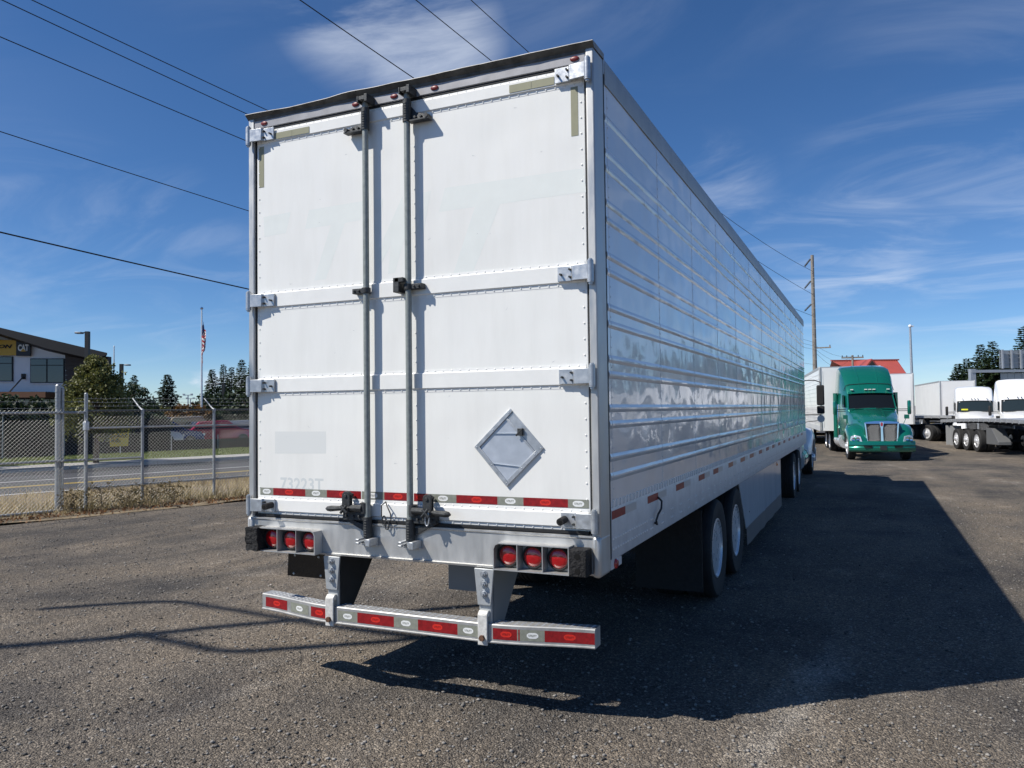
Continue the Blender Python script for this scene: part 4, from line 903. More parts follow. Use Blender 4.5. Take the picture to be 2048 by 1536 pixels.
# ------------------------------------------------------------------ flatbeds
def flatbed(name, label, loc, rotz, L=14.0, axles=(-2.0, -3.3, -4.6), legs=-10.5, box=True):
    T = thing(name, label, 'trailer', loc, rotz)            # tail at y = 0, front towards -y
    am = mat('flatbed_aluminium', (.52, .53, .54), .38, .6, var=.12, vs=3)
    def cz(y): t = -y/L; return 1.40+.14*sin(pi*min(1, max(0, t)))
    n = 24; ys = [-L*i/n for i in range(n+1)]
    for i in range(12):                                      # deck planks
        x0 = -1.24+2.48/12*i; x1 = x0+2.48/12-.006
        m = MB(); m.loft([[(x0, y, cz(y)-.03), (x1, y, cz(y)-.03), (x1, y, cz(y)), (x0, y, cz(y))] for y in ys]); obj('deck_plank', m, am, T)
    for s in (-1, 1):
        m = MB(); m.loft([[(s*1.245, y, cz(y)-.13), (s*1.30, y, cz(y)-.13), (s*1.30, y, cz(y)+.012), (s*1.245, y, cz(y)+.012)] for y in ys]); rl = obj('side_rail', m, am, T)
        m = MB()
        for k in range(22): y = -.3-k*.6; m.box(min(s*1.301, s*1.325), max(s*1.301, s*1.325), y-.035, y+.035, cz(y)-.16, cz(y)-.02)
        obj('stake_pockets', m, M_galv, rl, stuff=True)
        m = MB(); m.loft([[(s*.42, y, cz(y)-(.30 if -4 > y > -11 else .2)), (s*.54, y, cz(y)-(.30 if -4 > y > -11 else .2)), (s*.54, y, cz(y)-.03), (s*.42, y, cz(y)-.03)] for y in ys]); obj('main_beam', m, M_frame, T)
        for y in axles: wheel(T, s*1.10, y, .5, s, 'face'); wheel(T, s*.78, y, .5, s)
        m = MB(); m.box(min(s*.74, s*1.25), max(s*.74, s*1.25), -.62, -.60, .15, 1.12); obj('mud_flap', m, mat('grey_flap', (.42, .43, .44), .5), T)
        m = MB(); m.box(min(s*.74, s*1.25), max(s*.74, s*1.25), -1.25, -1.23, .15, 1.12); obj('mud_flap', m, mat('grey_flap'), T)
        m = MB(); m.box(min(s*.70, s*.84), max(s*.70, s*.84), legs-.07, legs+.07, .1, 1.15); m.box(min(s*.62, s*.92), max(s*.62, s*.92), legs-.13, legs+.13, .03, .1); obj('landing_leg', m, M_dull, T)
    if box:
        m = MB(); m.prism([(-1.22, -5.7, .42), (-1.22, -7.0, .42), (-1.22, -7.0, .55), (-1.22, -6.3, 1.12), (-1.22, -5.7, 1.12)], (.5, 0, 0)); obj('tool_box', m, mat('box_grey', (.16, .165, .17), .5, .3), T, bev=.01)
    m = MB()
    for y in axles: m.cyl((-.95, y, .5), (.95, y, .5), .065, n=10)
    for k in range(20): m.box(-1.24, 1.24, -.4-k*.68, -.34-k*.68, cz(-.4-k*.68)-.11, cz(-.4-k*.68)-.03)
    obj('axles', m, M_frame, T, stuff=True)
    m = MB(); m.box(-1.24, 1.24, -.01, .02, cz(0)-.14, cz(0)+.01); obj('rear_plate', m, am, T)
    return T
f1 = far(1881, 843, 46.0); th = radians(13); off = Matrix.Rotation(th, 3, 'Z') @ Vector((1.3, 0, 0))
flatbed('flatbed_trailer', 'aluminium flatbed with three visible wheels crossing in front of the white tractors', (f1.x+off.x, f1.y+off.y, -.24), th)
f2 = far(1780, 843, 55.0); flatbed('flatbed_trailer', 'farther flatbed with landing legs right of the green truck', (f2.x, f2.y+1.5, -.24), radians(38), L=11.0, legs=-7.2, box=False)
# ------------------------------------------------------------------ fence and gate
M_fg = mat('fence_galvanised', (.34, .355, .37), .5, .55, var=.15, vs=20)
M_wire = mat('fence_wire', (.34, .345, .335), .5, .4)
def fabric(u0, u1, z0, z1, n, r=.0018, pitch=.075):
    mb = MB(); h = z1-z0
    for sgn, dn in ((1, .004), (-1, -.004)):
        u = u0-h if sgn > 0 else u0
        while u < (u1 if sgn > 0 else u1+h):
            a = [u, z0]; b = [u+sgn*h, z1]
            def cl(lim, hi):
                nonlocal a, b
                for p, q in ((a, b), (b, a)):
                    if (p[0] > lim) == hi and p[0] != lim and (q[0] > lim) != hi:
                        t = (lim-p[0])/(q[0]-p[0]); p[1] = p[1]+(q[1]-p[1])*t; p[0] = lim
            cl(u0, False); cl(u1, True)
            if u0-1e-6 <= a[0] <= u1+1e-6 and u0-1e-6 <= b[0] <= u1+1e-6 and abs(b[1]-a[1]) > .01:
                mb.cyl(nu(n+dn, a[0], a[1]), nu(n+dn, b[0], b[1]), r, n=3, caps=False)
            u += pitch
    return mb
def up(px, n): p = on_n(px, 850, n); return UX*p.x+UY*p.y
def tb(n, u0, z0, u1, z1, r, nn=8): return MB().cyl(nu(n, u0, z0), nu(n, u1, z1), r, n=nn)
def fence():
    N = 13.7; F = thing('chain_link_fence', 'galvanised chain link fence with angled barbed wire arms beside the road', 'fence', nu(N, 4, 0)); base = nu(N, 4, 0)
    def ob(nm, mb, m, par=F, **k):
        mb.v = [(x-base.x, y-base.y, z-base.z) for x, y, z in mb.v]; return obj(nm, mb, m, par, **k)
    us = [up(172, N), up(285, N), up(428, N)]
    while us[-1] < 30: us.append(us[-1]+1.62 if len(us) < 6 else us[-1]+2.4)
    for i, u in enumerate(us):
        m = tb(N, u, -.1, u, 2.39 if i == 0 else 2.05, .032 if i else .036, 12); m.dome(nu(N, u, 2.39 if i == 0 else 2.05), (0, 0, 1), .036, .6, 10); p = ob('post', m, M_fg)
        for z in (.43, 1.67, 2.02):
            c = tb(N, u, z-.03, u, z+.03, .040, 12); ob('rail_clamp', c, M_fg, p)
        if i: m = MB(); m.tube([nu(N, u, 2.03), nu(N+.10, u-.04, 2.12), nu(N+.28, u-.10, 2.30)], [.022, .018, .014], 6); ob('barbed_wire_arm', m, M_fg, p)
    for i in range(len(us)-1):
        a, b = us[i], us[i+1]
        ob('top_rail', tb(N, a, 2.03, b, 2.03, .021), mat('dark_top_rail', (.10, .105, .10), .6, .3))
        ob('middle_rail', tb(N, a, 1.67, b, 1.67, .021), M_fg); ob('bottom_rail', tb(N, a, .43, b, .43, .021), M_fg)
        if i == 0: ob('lower_rail', tb(N, a, 1.01, b, 1.01, .021), M_fg)
        f = fabric(a, b, .05, 2.02, N-.03); ob('chain_link_mesh', f, M_wire, stuff=True, sharp=None, recalc=False)
        for k in range(3):
            t = (k+1)/3; m = MB(); pts = [nu(N+.28*t, a-.10*t+(b-a)*j/6, 2.06+.24*t-.012*sin(pi*j/6)) for j in range(7)]; m.tube(pts, .0026, 4)
            for j in range(1, 12):
                q = nu(N+.28*t, a+(b-a)*j/12, 2.06+.24*t); m.cyl((q.x, q.y, q.z-.02), (q.x+.01, q.y, q.z+.02), .003, n=3)
            ob('barbed_wire', m, M_fg)
def gate():
    N = 13.5; base = nu(N, 0, 0); G = thing('chain_link_gate', 'sliding chain link gate with thick galvanised post at left edge', 'gate', base)
    def ob(nm, mb, m, par=G, **k):
        mb.v = [(x-base.x, y-base.y, z-base.z) for x, y, z in mb.v]; return obj(nm, mb, m, par, **k)
    u1 = up(172, N); u0 = -4.5; ug = up(118, N)
    for z, r in ((2.0, .026), (1.03, .024), (.04, .028)): ob('gate_rail', tb(N, u0, z, u1, z, r, 10), M_fg)
    ob('gate_stile', tb(N, u1, .02, u1, 2.02, .028, 10), M_fg); ob('gate_stile', tb(N, -1.6, .02, -1.6, 2.02, .028, 10), M_fg)
    for du in (0, .085):
        m = tb(N+.07, ug+du, -.1, ug+du, 2.54-du*.6, .050 if du == 0 else .03, 14); m.dome(nu(N+.07, ug+du, 2.54-du*.6), (0, 0, 1), .052 if du == 0 else .032, .8, 12); p = ob('gate_post', m, M_fg)
    for z in (.25, .45, .75, 1.03, 1.3, 1.6, 1.9, 2.15, 2.3, 2.42): ob('post_band', tb(N+.07, ug, z-.012, ug, z+.012, .056, 14), M_fg, p)
    ob('chain_link_mesh', fabric(u0, u1, .05, 2.06, N-.035), M_wire, stuff=True, sharp=None, recalc=False)
    for z in (2.09, 2.22):
        m = MB(); m.tube([nu(N, u0+(u1-u0)*j/20, z+.006*mnoise.noise((j, z, 0))) for j in range(21)], .0026, 4)
        for j in range(1, 50):
            q = nu(N, u0+(u1-u0)*j/50, z); m.cyl((q.x, q.y, q.z-.02), (q.x+.01, q.y, q.z+.02), .003, n=3)
        ob('barbed_wire', m, M_fg)
    m = MB(); m.box(-.05, .05, -.03, .03, -.08, .08); q = nu(N, u1, 1.72); ob('gate_latch', MB().box(q.x-.05, q.x+.05, q.y-.04, q.y+.04, q.z-.09, q.z+.09), M_galv, bev=.01)
fence(); gate()

# ------------------------------------------------------------------ low black screen fence, banner, hedge across the road
bs_ = nu(35, 16, .11); BF = thing('screen_fence', 'low black screen fence along the far edge of the lawn', 'fence', bs_)
bmt = mat('black_screen', (.008, .008, .009), .8, var=.3, vs=5)
for k in range(-6, 16):
    u = 8.6+k*2.4; tall = 1.72 if u < 11.5 else .64; m = MB(); a, b = nu(35, u+.03, 0), nu(35, u+2.37, 0); dn = Vector((-UY, UX, 0))*.03
    m.hexa([Vector((p.x, p.y, z))-bs_ for z in (.12, tall) for p in (a, b, b+dn, a+dn)]); obj('screen_panel', m, bmt, BF)
    m = MB(); c = nu(34.98, u, 0)-bs_; m.cyl((c.x, c.y, -.02), (c.x, c.y, tall+.1), .025, n=8); obj('post', m, mat('fence_galvanised'), BF)
def banner():
    n = 34.85; P = [on_n(*q, n) for q in ((220, 893), (256, 892), (259, 857), (217, 857))]; o0 = (P[0]+P[1])/2; o0 = Vector((o0.x, o0.y, P[0].z))
    B = thing('banner', 'yellow banner with black lettering about hydraulic hoses on the black fence', 'sign', o0)
    def Q(u, v, d=0): q = P[0].lerp(P[1], u).lerp(P[3].lerp(P[2], u), v); return q-o0+Vector((UY, -UX, 0))*d
    m = MB(); nn = 6; m.add([Q(i/nn, j/2, .01+.02*sin(i*1.9+j)) for j in range(3) for i in range(nn+1)], [(j*(nn+1)+i, j*(nn+1)+i+1, (j+1)*(nn+1)+i+1, (j+1)*(nn+1)+i) for j in range(2) for i in range(nn)])
    obj('banner_sheet', m, mat('banner_yellow', (.62, .44, .04), .6, var=.08, vs=4), B, recalc=False)
    for body, vc, w in (('CUSTOM', .82, .8), ('HYDRAULIC', .56, .86), ('HOSES', .30, .5)):
        tv, tf = text_data(body, offset=.02); m = MB(); m.add([Q(.06+w/2+x*w, vc+y*.15, .045) for x, y in tv], tf); obj('lettering', m, mat('black_print', (.01, .01, .01), .7), B, sharp=None, recalc=False)
banner()
# ------------------------------------------------------------------ trees
def leaves(mb, c, r, n, size, rng, flat=1.0, droop=0.0):
    for _ in range(n):
        while True:
            p = Vector((rng.uniform(-1, 1), rng.uniform(-1, 1), rng.uniform(-1, 1)))
            if p.length <= 1: break
        p = p*(.45+.55*p.length)
        q = c+Vector((p.x*r, p.y*r, p.z*r*flat)); s = size*rng.uniform(.6, 1.3)
        a = Vector((rng.gauss(0, 1), rng.gauss(0, 1), rng.gauss(0, .7))).normalized(); b = a.cross(Vector((rng.gauss(0, 1), rng.gauss(0, 1), rng.gauss(0, 1)))).normalized()
        a = a*s; b = b*s*.55
        o = len(mb.v); mb.v += [tuple(q-a), tuple(q+b), tuple(q+a), tuple(q-b)]; mb.f.append((o, o+1, o+2, o+3)); mb.mi.append(0)
BARK = mat('bark', (.085, .065, .05), .95, var=.35, vs=9, bump=.6, bs=25)
def broadleaf(name, label, base, h, w, seed, lm, n=7000, size=.11, trunk_h=.3, cat='tree', group=None, shape=1.0, cone=False):
    rng = random.Random(seed); T = thing(name, label, cat, base, 0, group); m = MB()
    m.tube([(0, 0, -.1), (.03, .02, h*trunk_h*.6), (.0, .05, h*trunk_h), (.05, 0, h*.6), (0, 0, h*.92)], [h*.028, h*.022, h*.019, h*.012, h*.003], 8)
    cents = []
    K = 34
    for k in range(K):
        t = (k+.5)/K; z = h*(trunk_h*.75+(1-trunk_h*.75)*t)
        rad = w/2*(sin(pi*min(1, .16+.84*(1-t)**shape))**.7)*rng.uniform(.45, 1.0) if t > .02 else w*.3
        if cone: rad = (w/2*(1-t)**.75*min(1, .55+t*2.2)*rng.uniform(.5, 1.0))+.03*w
        a = k*2.399+rng.uniform(-.4, .4); e = Vector((rad*cos(a), rad*sin(a), z))
        m.tube([(0, 0, max(h*trunk_h*.7, z-h*.16)), e*.5+Vector((0, 0, z*.5-h*.04)), e], [h*.008, h*.005, h*.002], 5)
        cents.append((e, w*rng.uniform(.13, .24)*(1.1-.5*t)))
    obj('trunk', m, BARK, T); c = MB()
    for e, r in cents: leaves(c, e, r, n//K, size, rng, .85)
    for _ in range(26):                    # stray sprigs that roughen the outline
        e, r = rng.choice(cents); d = Vector((rng.gauss(0, 1), rng.gauss(0, 1), abs(rng.gauss(0, .9)))).normalized(); leaves(c, e+d*r*1.25, r*.25, 10, size*.9, rng)
    obj('crown', c, lm, T, sharp=None, recalc=False); return T
def conifer(name, label, base, h, w, seed, lm, dens=1.0, group=None, size=.22):
    rng = random.Random(seed); T = thing(name, label, 'tree', base, 0, group); m = MB()
    m.tube([(0, 0, -.1), (0, 0, h*.5), (0, 0, h)], [h*.018, h*.011, .01], 7); c = MB()
    z = h*.07; k = 0; wob = rng.uniform(.9, 1.1)
    while z < h*.985:
        t = z/h; L_ = w/2*(1-t)**.95*rng.uniform(.70, 1.15)+.02*w; nb = 7 if t < .8 else 5
        for i in range(nb):
            a = 2*pi*i/nb+k*1.1+rng.uniform(-.25, .25); l = L_*rng.uniform(.6, 1.1); up_ = .25*(t-.35)
            tip = Vector((cos(a)*l, sin(a)*l, z+l*up_-l*.12)); m.tube([(0, 0, z), tip], [h*.003, .008], 4)
            ns = max(5, int(l/size*4.6*dens))
            for j in range(ns):
                f = rng.uniform(.12, 1.05); q = Vector((0, 0, z)).lerp(tip, f)+Vector((rng.gauss(0, .085), rng.gauss(0, .085), rng.gauss(0, .035)))*l*(1.15-f*.7)
                d = (tip-Vector((0, 0, z))).normalized(); sd_ = d.cross(Vector((0, 0, 1))); s = size*rng.uniform(.6, 1.25)
                dv = (d+sd_*rng.uniform(-.9, .9)+Vector((0, 0, rng.uniform(-.5, .35)))).normalized(); wv = dv.cross(Vector((rng.gauss(0, .5), rng.gauss(0, .5), 1))).normalized()*s*.34
                o = len(c.v); c.v += [tuple(q-wv*.5), tuple(q+dv*s*.5-wv), tuple(q+dv*s), tuple(q+dv*s*.5+wv)]; c.f.append((o, o+1, o+2, o+3)); c.mi.append(0)
        z += h*.026*(1.25-.5*t); k += 1
    obj('trunk', m, BARK, T); obj('crown', c, lm, T, sharp=None, recalc=False); return T
LM_a = leaf_mat('leaf_olive', (.135, .140, .038)); LM_b = leaf_mat('leaf_dark', (.030, .050, .018)); LM_c = leaf_mat('needle_green', (.042, .070, .028)); LM_d = leaf_mat('leaf_autumn', (.16, .085, .02)); LM_e = leaf_mat('needle_grey_green', (.045, .065, .032))
tb_ = on_n(192, 850, 27.6); broadleaf('street_tree', 'bushy olive green street tree in front of the two-storey dealership', (tb_.x, tb_.y, .15), 3.88, 2.8, 3, LM_a, 14000, .060, .40, cone=True)
t2_ = on_n(246, 850, 39.5); broadleaf('street_tree', 'lower bushy tree right of the olive green street tree', (t2_.x, t2_.y, .11), 3.4, 3.0, 5, LM_b, 7000, .08, .25)
t3_ = on_n(-330, 850, 30.0); broadleaf('street_tree', 'street tree standing off the left picture edge', (t3_.x, t3_.y, .13), 4.6, 3.8, 8, LM_a, 6000, .09, .28)
for i, (px, n, h, w, lb) in enumerate(((40, 37, 2.6, 3.2, 'dark shrub below the dealership windows at left'), (110, 37.5, 2.3, 3.4, 'dark shrub behind the thick gate post'), (170, 37, 2.5, 3.4, 'dark shrub behind the street tree trunk'), (225, 37.5, 2.3, 3.2, 'dark shrub above the yellow banner'), (282, 38.5, 2.4, 3.0, 'dark shrub behind the fence post right of the banner'), (-30, 37, 2.6, 3.4, 'dark shrub at the left picture edge'))):
    p = on_n(px, 850, n); broadleaf('shrub', lb, (p.x, p.y, .11), h, w, 20+i, LM_b, 3600, .11, .1, 'shrub', 'dark shrubs across the road')
for i, (px, Z, h, w, lm, lb) in enumerate(((335, 60, 4.9, 4.2, LM_e, 'lone conifer left of the flagpole'), (268, 62, 5.0, 2.8, LM_c, 'slim conifer right of the bushy street trees'), (424, 66, 5.6, 4.2, LM_c, 'conifer just right of the flagpole'), (447, 72, 6.4, 3.6, LM_c, 'narrow conifer in the clump beside the trailer'), (463, 70, 6.0, 3.6, LM_c, 'second narrow conifer in the clump beside the trailer'), (484, 66, 6.4, 4.2, LM_c, 'tallest conifer of the clump touching the trailer edge'), (505, 64, 6.2, 4.4, LM_c, 'conifer half hidden by the trailer edge'), (540, 66, 6.0, 4.6, LM_c, 'conifer behind the trailer at left'))):
    p = vp(px, 820, Z); conifer('conifer', lb, (p.x, p.y, .1), h, w, 40+i, lm, 2.2, 'conifers beyond the road', .17)
for i, (px, Z, h, w, lm, lb) in enumerate(((382, 56, 2.3, 3.2, LM_d, 'autumn coloured shrub left of the flagpole base'), (298, 58, 2.2, 3.6, LM_a, 'olive shrub left of the lone conifer'), (452, 60, 3.0, 5.0, LM_b, 'dark bushy tree below the narrow conifers'), (415, 58, 2.4, 3.0, LM_b, 'dark bush at the foot of the flagpole'), (492, 58, 3.2, 4.0, LM_b, 'dark bushy tree at the trailer edge'))):
    p = vp(px, 820, Z); broadleaf('bush', lb, (p.x, p.y, .1), h, w, 60+i, lm, 2600, .16, .1, 'shrub')

# ------------------------------------------------------------------ dealership building
def dealership():
    Z = 58.0
    x0, _ = lat(60, 800, Z); o = CAMP+FH*Z+R0*x0; o.z = .1
    B = thing('dealership_building', 'two storey white and brown dealership with dark sloping roof', 'building', o, -YAW)
    def q(px, py): a, b = lat(px, py, Z); return a-x0, b-o.z
    def slab(name, pts, y0, y1, m, par=B, bev=0):
        mb = MB(); mb.prism([(a, y0, b) for a, b in (q(*p) for p in pts)], (-.58*(y1-y0) if y1-y0 > 5 else 0, y1-y0, 0)); return obj(name, mb, m, par, bev=bev)
    wm = mat('pale_wall_panel', (.74, .75, .77), .6, var=.04, vs=.8); dk = mat('dark_fascia', (.009, .008, .009), .6); gl = mat('office_glass', (.035, .050, .055), .06, coat=.6); bk = mat('window_frame_black', (.010, .010, .012), .5)
    br = mat('brown_siding', (.055, .040, .034), .7, var=.15, vs=.9)
    slab('wall', [(-160, 835), (131, 835), (131, 700), (15, 664), (-160, 700)], 0, 12, wm)
    for k in range(14):                                # horizontal siding boards
        y1 = 704+k*9.3; slab('siding_board', [(131.3, y1+9.0), (216, y1+9.0), (216, max(y1, 716)), (131.3, y1)], -.06, .5, br)
    slab('side_wall', [(131.3, 835), (216, 835), (216, 720), (131.3, 706)], .5, 12, br)
    R = slab('roof', [(-170, 712), (12, 655), (245, 710), (245, 714), (218, 722), (130, 702), (15, 666), (-170, 722)], -2.2, 12.5, dk)
    slab('ridge_cap', [(-10, 655), (12, 651.5), (24, 653), (24, 656), (-10, 658)], -2.1, 12.5, mat('roof_metal', (.35, .36, .38), .4, .6), R)
    for (a, b, c, d, cols) in ((-42, 27, 713, 763, 2), (62, 130, 717, 766, 2), (-130, -60, 713, 763, 2)):
        W = slab('window', [(a, d), (b, d), (b, c), (a, c)], -.10, .05, bk)
        tm = c+(d-c)*.28; w = (b-a)/cols
        for k in range(cols):
            for (s, e) in ((c+1.6, tm-.8), (tm+.8, d-1.6)): slab('pane', [(a+w*k+1.5, e), (a+w*(k+1)-1.5, e), (a+w*(k+1)-1.5, s), (a+w*k+1.5, s)], -.13, -.10, gl, W)
        slab('reveal', [(a-1.5, d+1.5), (b+1.5, d+1.5), (b+1.5, d+.2), (a-1.5, d+.2)], -.14, -.02, wm, W)
    CN = slab('canopy', [(-150, 796), (131, 796), (131, 785), (-150, 785)], -2.5, .0, mat('copper_canopy', (.16, .075, .038), .5, .3))
    for px in (48, -60): 
        (a, b), (c, d) = q(px, 753), q(px+12, 786); m = MB(); m.tube([(a, -.05, b), (c, -2.4, d)], .05, 6); m.box(a-.14, a+.14, -.12, -.002, b-.2, b+.2); obj('canopy_rod', m, bk, CN)
    S = slab('shopfront', [(-150, 834), (131, 834), (131, 796.5), (-150, 796.5)], -.09, .0, bk)
    for k in range(11):
        a = -148+k*25; slab('pane', [(a, 832), (a+23, 832), (a+23, 812), (a, 812)], -.12, -.09, gl, S); slab('pane', [(a, 810.5), (a+23, 810.5), (a+23, 799), (a, 799)], -.12, -.09, gl, S)
    Y = slab('sign_board', [(-110, 711), (36.8, 711), (36.8, 681), (-110, 678)], -.28, -.16, mat('sign_yellow', (.62, .36, .03), .45)); K = slab('sign_board', [(37, 712), (65, 712.5), (65, 683), (37, 681.5)], -.28, -.16, mat('sign_black', (.012, .012, .016), .45))
    def word(body, a, b, c, d, m, par, sh=0.0, y=-.30, off=.02):
        tv, tf = text_data(body, offset=off, shear=sh); (xa, za), (xb, zb) = q(a, d), q(b, c); mb = MB()
        mb.add([((xa+xb)/2+u*(xb-xa), y, (za+zb)/2+v*(zb-za)) for u, v in tv], tf); obj('lettering', mb, m, par, sharp=None, recalc=False)
    word('SON', -7, 30, 689.5, 697.5, mat('black_print'), Y, .3, off=.05)
    word('CAT', 40.5, 62.5, 689, 703, mat('white_print', (.78, .78, .76), .5), K, off=.05)
    mb = MB(); mb.add([(q(*p)[0], -.312, q(*p)[1]) for p in ((46, 703.6), (57, 703.6), (51.5, 697.5))], [(0, 1, 2)]); obj('triangle_mark', mb, mat('sign_yellow'), K, sharp=None, recalc=False)
dealership()

# ------------------------------------------------------------------ street furniture on the left
def lamp_post(label, px, ptop, Z, arm_px, group=None):
    x, z = lat(px, ptop, Z); o = CAMP+FH*Z+R0*x; o.z = .1; T = thing('lamp_post', label, 'lamp', o, -YAW, group); m = MB(); h = z-.1
    m.box(-.11, .11, -.11, .11, 0, h); obj('post', m, mat('bronze_post', (.035, .035, .035), .5, .3), T); m = MB(); a = (arm_px-px)*Z/FPX; s = 1 if a > 0 else -1
    m.box(min(0, a*.6), max(0, a*.6), -.05, .05, h-.10, h-.04); obj('arm', m, mat('bronze_post'), T); m = MB(); m.box(min(a*.45, a), max(a*.45, a), -.18, .18, h-.13, h-.03); obj('lamp_head', m, mat('lamp_grey', (.25, .26, .27), .5, .4), T, bev=.02)
lamp_post('dark square lamp post with arm to the left before the dealership', 175, 663, 46, 152); lamp_post('smaller dark lamp post with arm to the right beside the dealership', 243, 728, 58, 260); lamp_post('dark lamp post among the conifers right of the flagpole', 447, 766, 62, 434)
def far_mast(px, ptop, Z, lb):
    x, z = lat(px, ptop, Z); o = CAMP+FH*Z+R0*x; o.z = 0; T = thing('light_mast', lb, 'lamp', o, -YAW); m = MB(); m.cyl((0, 0, 0), (0, 0, z), .14, .10, 8); obj('mast', m, M_galv, T); m = MB(); m.box(-.8, .8, -.1, .1, z, z+.12); m.box(-.8, -.5, -.25, .1, z+.1, z+.3); m.box(.5, .8, -.25, .1, z+.1, z+.3); obj('lamp_head', m, M_galv, T)
far_mast(376, 791, 130, 'distant twin headed light mast left of the flagpole'); far_mast(381, 798, 150, 'farther distant light mast next to the twin headed one')
def flagpole():
    Z = 56; x, z = lat(403.5, 620, Z); o = CAMP+FH*Z+R0*x; o.z = .1; h = z-.1
    T = thing('flagpole', 'tall white flagpole with a ball on top', 'flagpole', o, -YAW); m = MB(); m.cyl((0, 0, 0), (0, 0, h), .085, .05, 12); obj('pole', m, mat('pole_white', (.72, .73, .75), .3, .2), T)
    m = MB(); m.lathe([(0, -.11), (.08, -.07), (.11, 0), (.08, .07), (0, .11)], (0, 0, h+.12), 2, 14); obj('ball', m, M_chrome, T)
    F = thing('flag', 'striped flag hanging limp from the white flagpole', 'flag', (o.x, o.y, o.z+h-4.3), -YAW)
    mb = MB(); nu_, nv = 22, 26
    # hanging folds: hoist at the pole, fly end falling down
    for j in range(nv+1):
        v = j/nv
        for i in range(nu_+1):
            u = i/nu_; zz = 3.5-1.15*v*(1-.0*u)-2.1*u*(.55+.45*v)*1.0; wv = .10+.24*sin(pi*min(1, (u*.7+v*.5)))
            mb.v.append((.06+wv*(.5+.5*sin(u*13+v*2.2))*(.4+u)-.10*u, .10*sin(u*17+1)*(.3+u), zz))
    for j in range(nv):
        st = int(13*j/nv)
        for i in range(nu_):
            mb.f.append((j*(nu_+1)+i, j*(nu_+1)+i+1, (j+1)*(nu_+1)+i+1, (j+1)*(nu_+1)+i)); mb.mi.append(2 if (i < nu_*.4 and j < nv*7/13) else st % 2)
    obj('cloth', mb, [mat('flag_red', (.38, .02, .03), .8), mat('flag_white', (.72, .71, .70), .8), mat('flag_blue', (.03, .04, .13), .8)], F, sharp=60, recalc=False)
flagpole()
wp_ = vp(228, 740, 60); m = MB(); m.cyl((0, 0, 0), (0, 0, lat(228, 693, 60)[1]-.1), .06, .04, 8); m.dome((0, 0, lat(228, 693, 60)[1]-.1), (0, 0, 1), .06, 1, 8)
tag(obj('flagpole', m, mat('pole_white'), loc=(wp_.x, wp_.y, .1)), 'thin bare white pole right of the dealership roof edge', 'flagpole')
# ------------------------------------------------------------------ cars beyond the black screen fence
def car(label, px, n, paint, ang=0.0, tall=0.0):
    p = on_n(px, 860, n); T = thing('parked_car', label, 'car', (p.x, p.y, .11), -radians(19)+pi/2+ang)
    pr = [(-2.2, .35), (-2.25, .62), (-2.1, .86), (-1.75, .93), (-1.25, 1.40+tall), (.45, 1.44+tall), (1.15, .98), (2.0, .84), (2.2, .62), (2.2, .35)]
    S = []
    for y, k in ((-.86, .96), (-.80, 1.0), (.80, 1.0), (.86, .96)): S.append([(x*k, y, .35+(z-.35)*k) for x, z in pr])
    b = obj('body', MB().loft(S), paint, T, bev=.04)
    for s in (-1, 1):
        m = MB(); m.prism([(-1.55, s*.865, .96), (-1.18, s*.80, 1.34+tall), (.38, s*.80, 1.37+tall), (.98, s*.865, .99)], (0, s*.01, 0)); obj('side_window', m, M_glass, b)
        for x in (-1.35, 1.35):
            m = MB(); m.cyl((x, s*.62, .32), (x, s*.88, .32), .32, n=20); w = obj('wheel', m, M_tyre, T); m = MB(); m.cyl((x, s*.88, .32), (x, s*.89, .32), .2, n=16); obj('rim', m, mat('rim_grey', (.10, .10, .105), .5, .5), w)
        m = MB(); m.box(2.17, 2.22, min(s*.5, s*.8), max(s*.5, s*.8), .62, .74); obj('headlight', m, mat('headlight_lens'), T)
    for x0, x1 in ((-1.72, -1.27), (.50, 1.12)):
        z0, z1 = (.95, 1.38+tall) if x0 < 0 else (1.40+tall, 1.0); m = MB(); m.add([(x0-.01*(x0 < 0), -.7, z0+.012), (x0-.01, .7, z0+.012), (x1, .7, z1+.012), (x1, -.7, z1+.012)], [(0, 1, 2, 3)]); obj('screen', m, M_glass, b, recalc=False)
cm = lambda nm, c: mat(nm, c, .25, .2, coat=1)
car('bright red car beyond the screen fence right of the flagpole', 428, 40, cm('car_red', (.42, .02, .05)))
car('silver car beyond the screen fence near the trailer edge', 485, 40.5, cm('car_silver', (.35, .37, .38))); car('dark blue car beyond the fence left of the flagpole', 318, 39.5, cm('car_blue', (.015, .025, .09)))
car('dark blue car behind the thick gate post', 92, 36.3, cm('car_navy', (.012, .03, .09))); car('pale grey car beside the yellow banner', 272, 39, cm('car_grey', (.30, .32, .34)))
car('beige van between the blue car and the flagpole', 376, 41.5, cm('car_beige', (.28, .22, .12)), 0, .25)
# ------------------------------------------------------------------ pole line and wires
PD = 82.0; pb = far(1630, 740, PD); WA = radians(9.5)
M_wood = mat('weathered_pole', (.24, .215, .19), .9, var=.35, vs=5, vstretch=(4, 4, .4), bump=.3, bs=30); M_cable = mat('cable_black', (.010, .010, .011), .7)
def pole_z(py): d = ray(1630, py); return CAMP.z+d.z*PD/math.hypot(d.x, d.y)
PH = pole_z(510)
UP = thing('utility_pole', 'tall wooden utility pole with angled insulators behind the trailer front', 'utility pole', (pb.x, pb.y, 0)); m = MB(); m.cyl((0, 0, -.2), (0, 0, PH), .24, .15, 12); obj('pole', m, M_wood, UP)
for k in range(26):
    z = 3+k*.5; m = MB(); m.cyl((.0, -.2, z), (.22*(1 if k % 2 else -1), -.22, z), .012, n=5); obj('climbing_step', m, M_galv, UP)
side = Vector((-cos(0.2), -sin(0.2), 0))
att = []
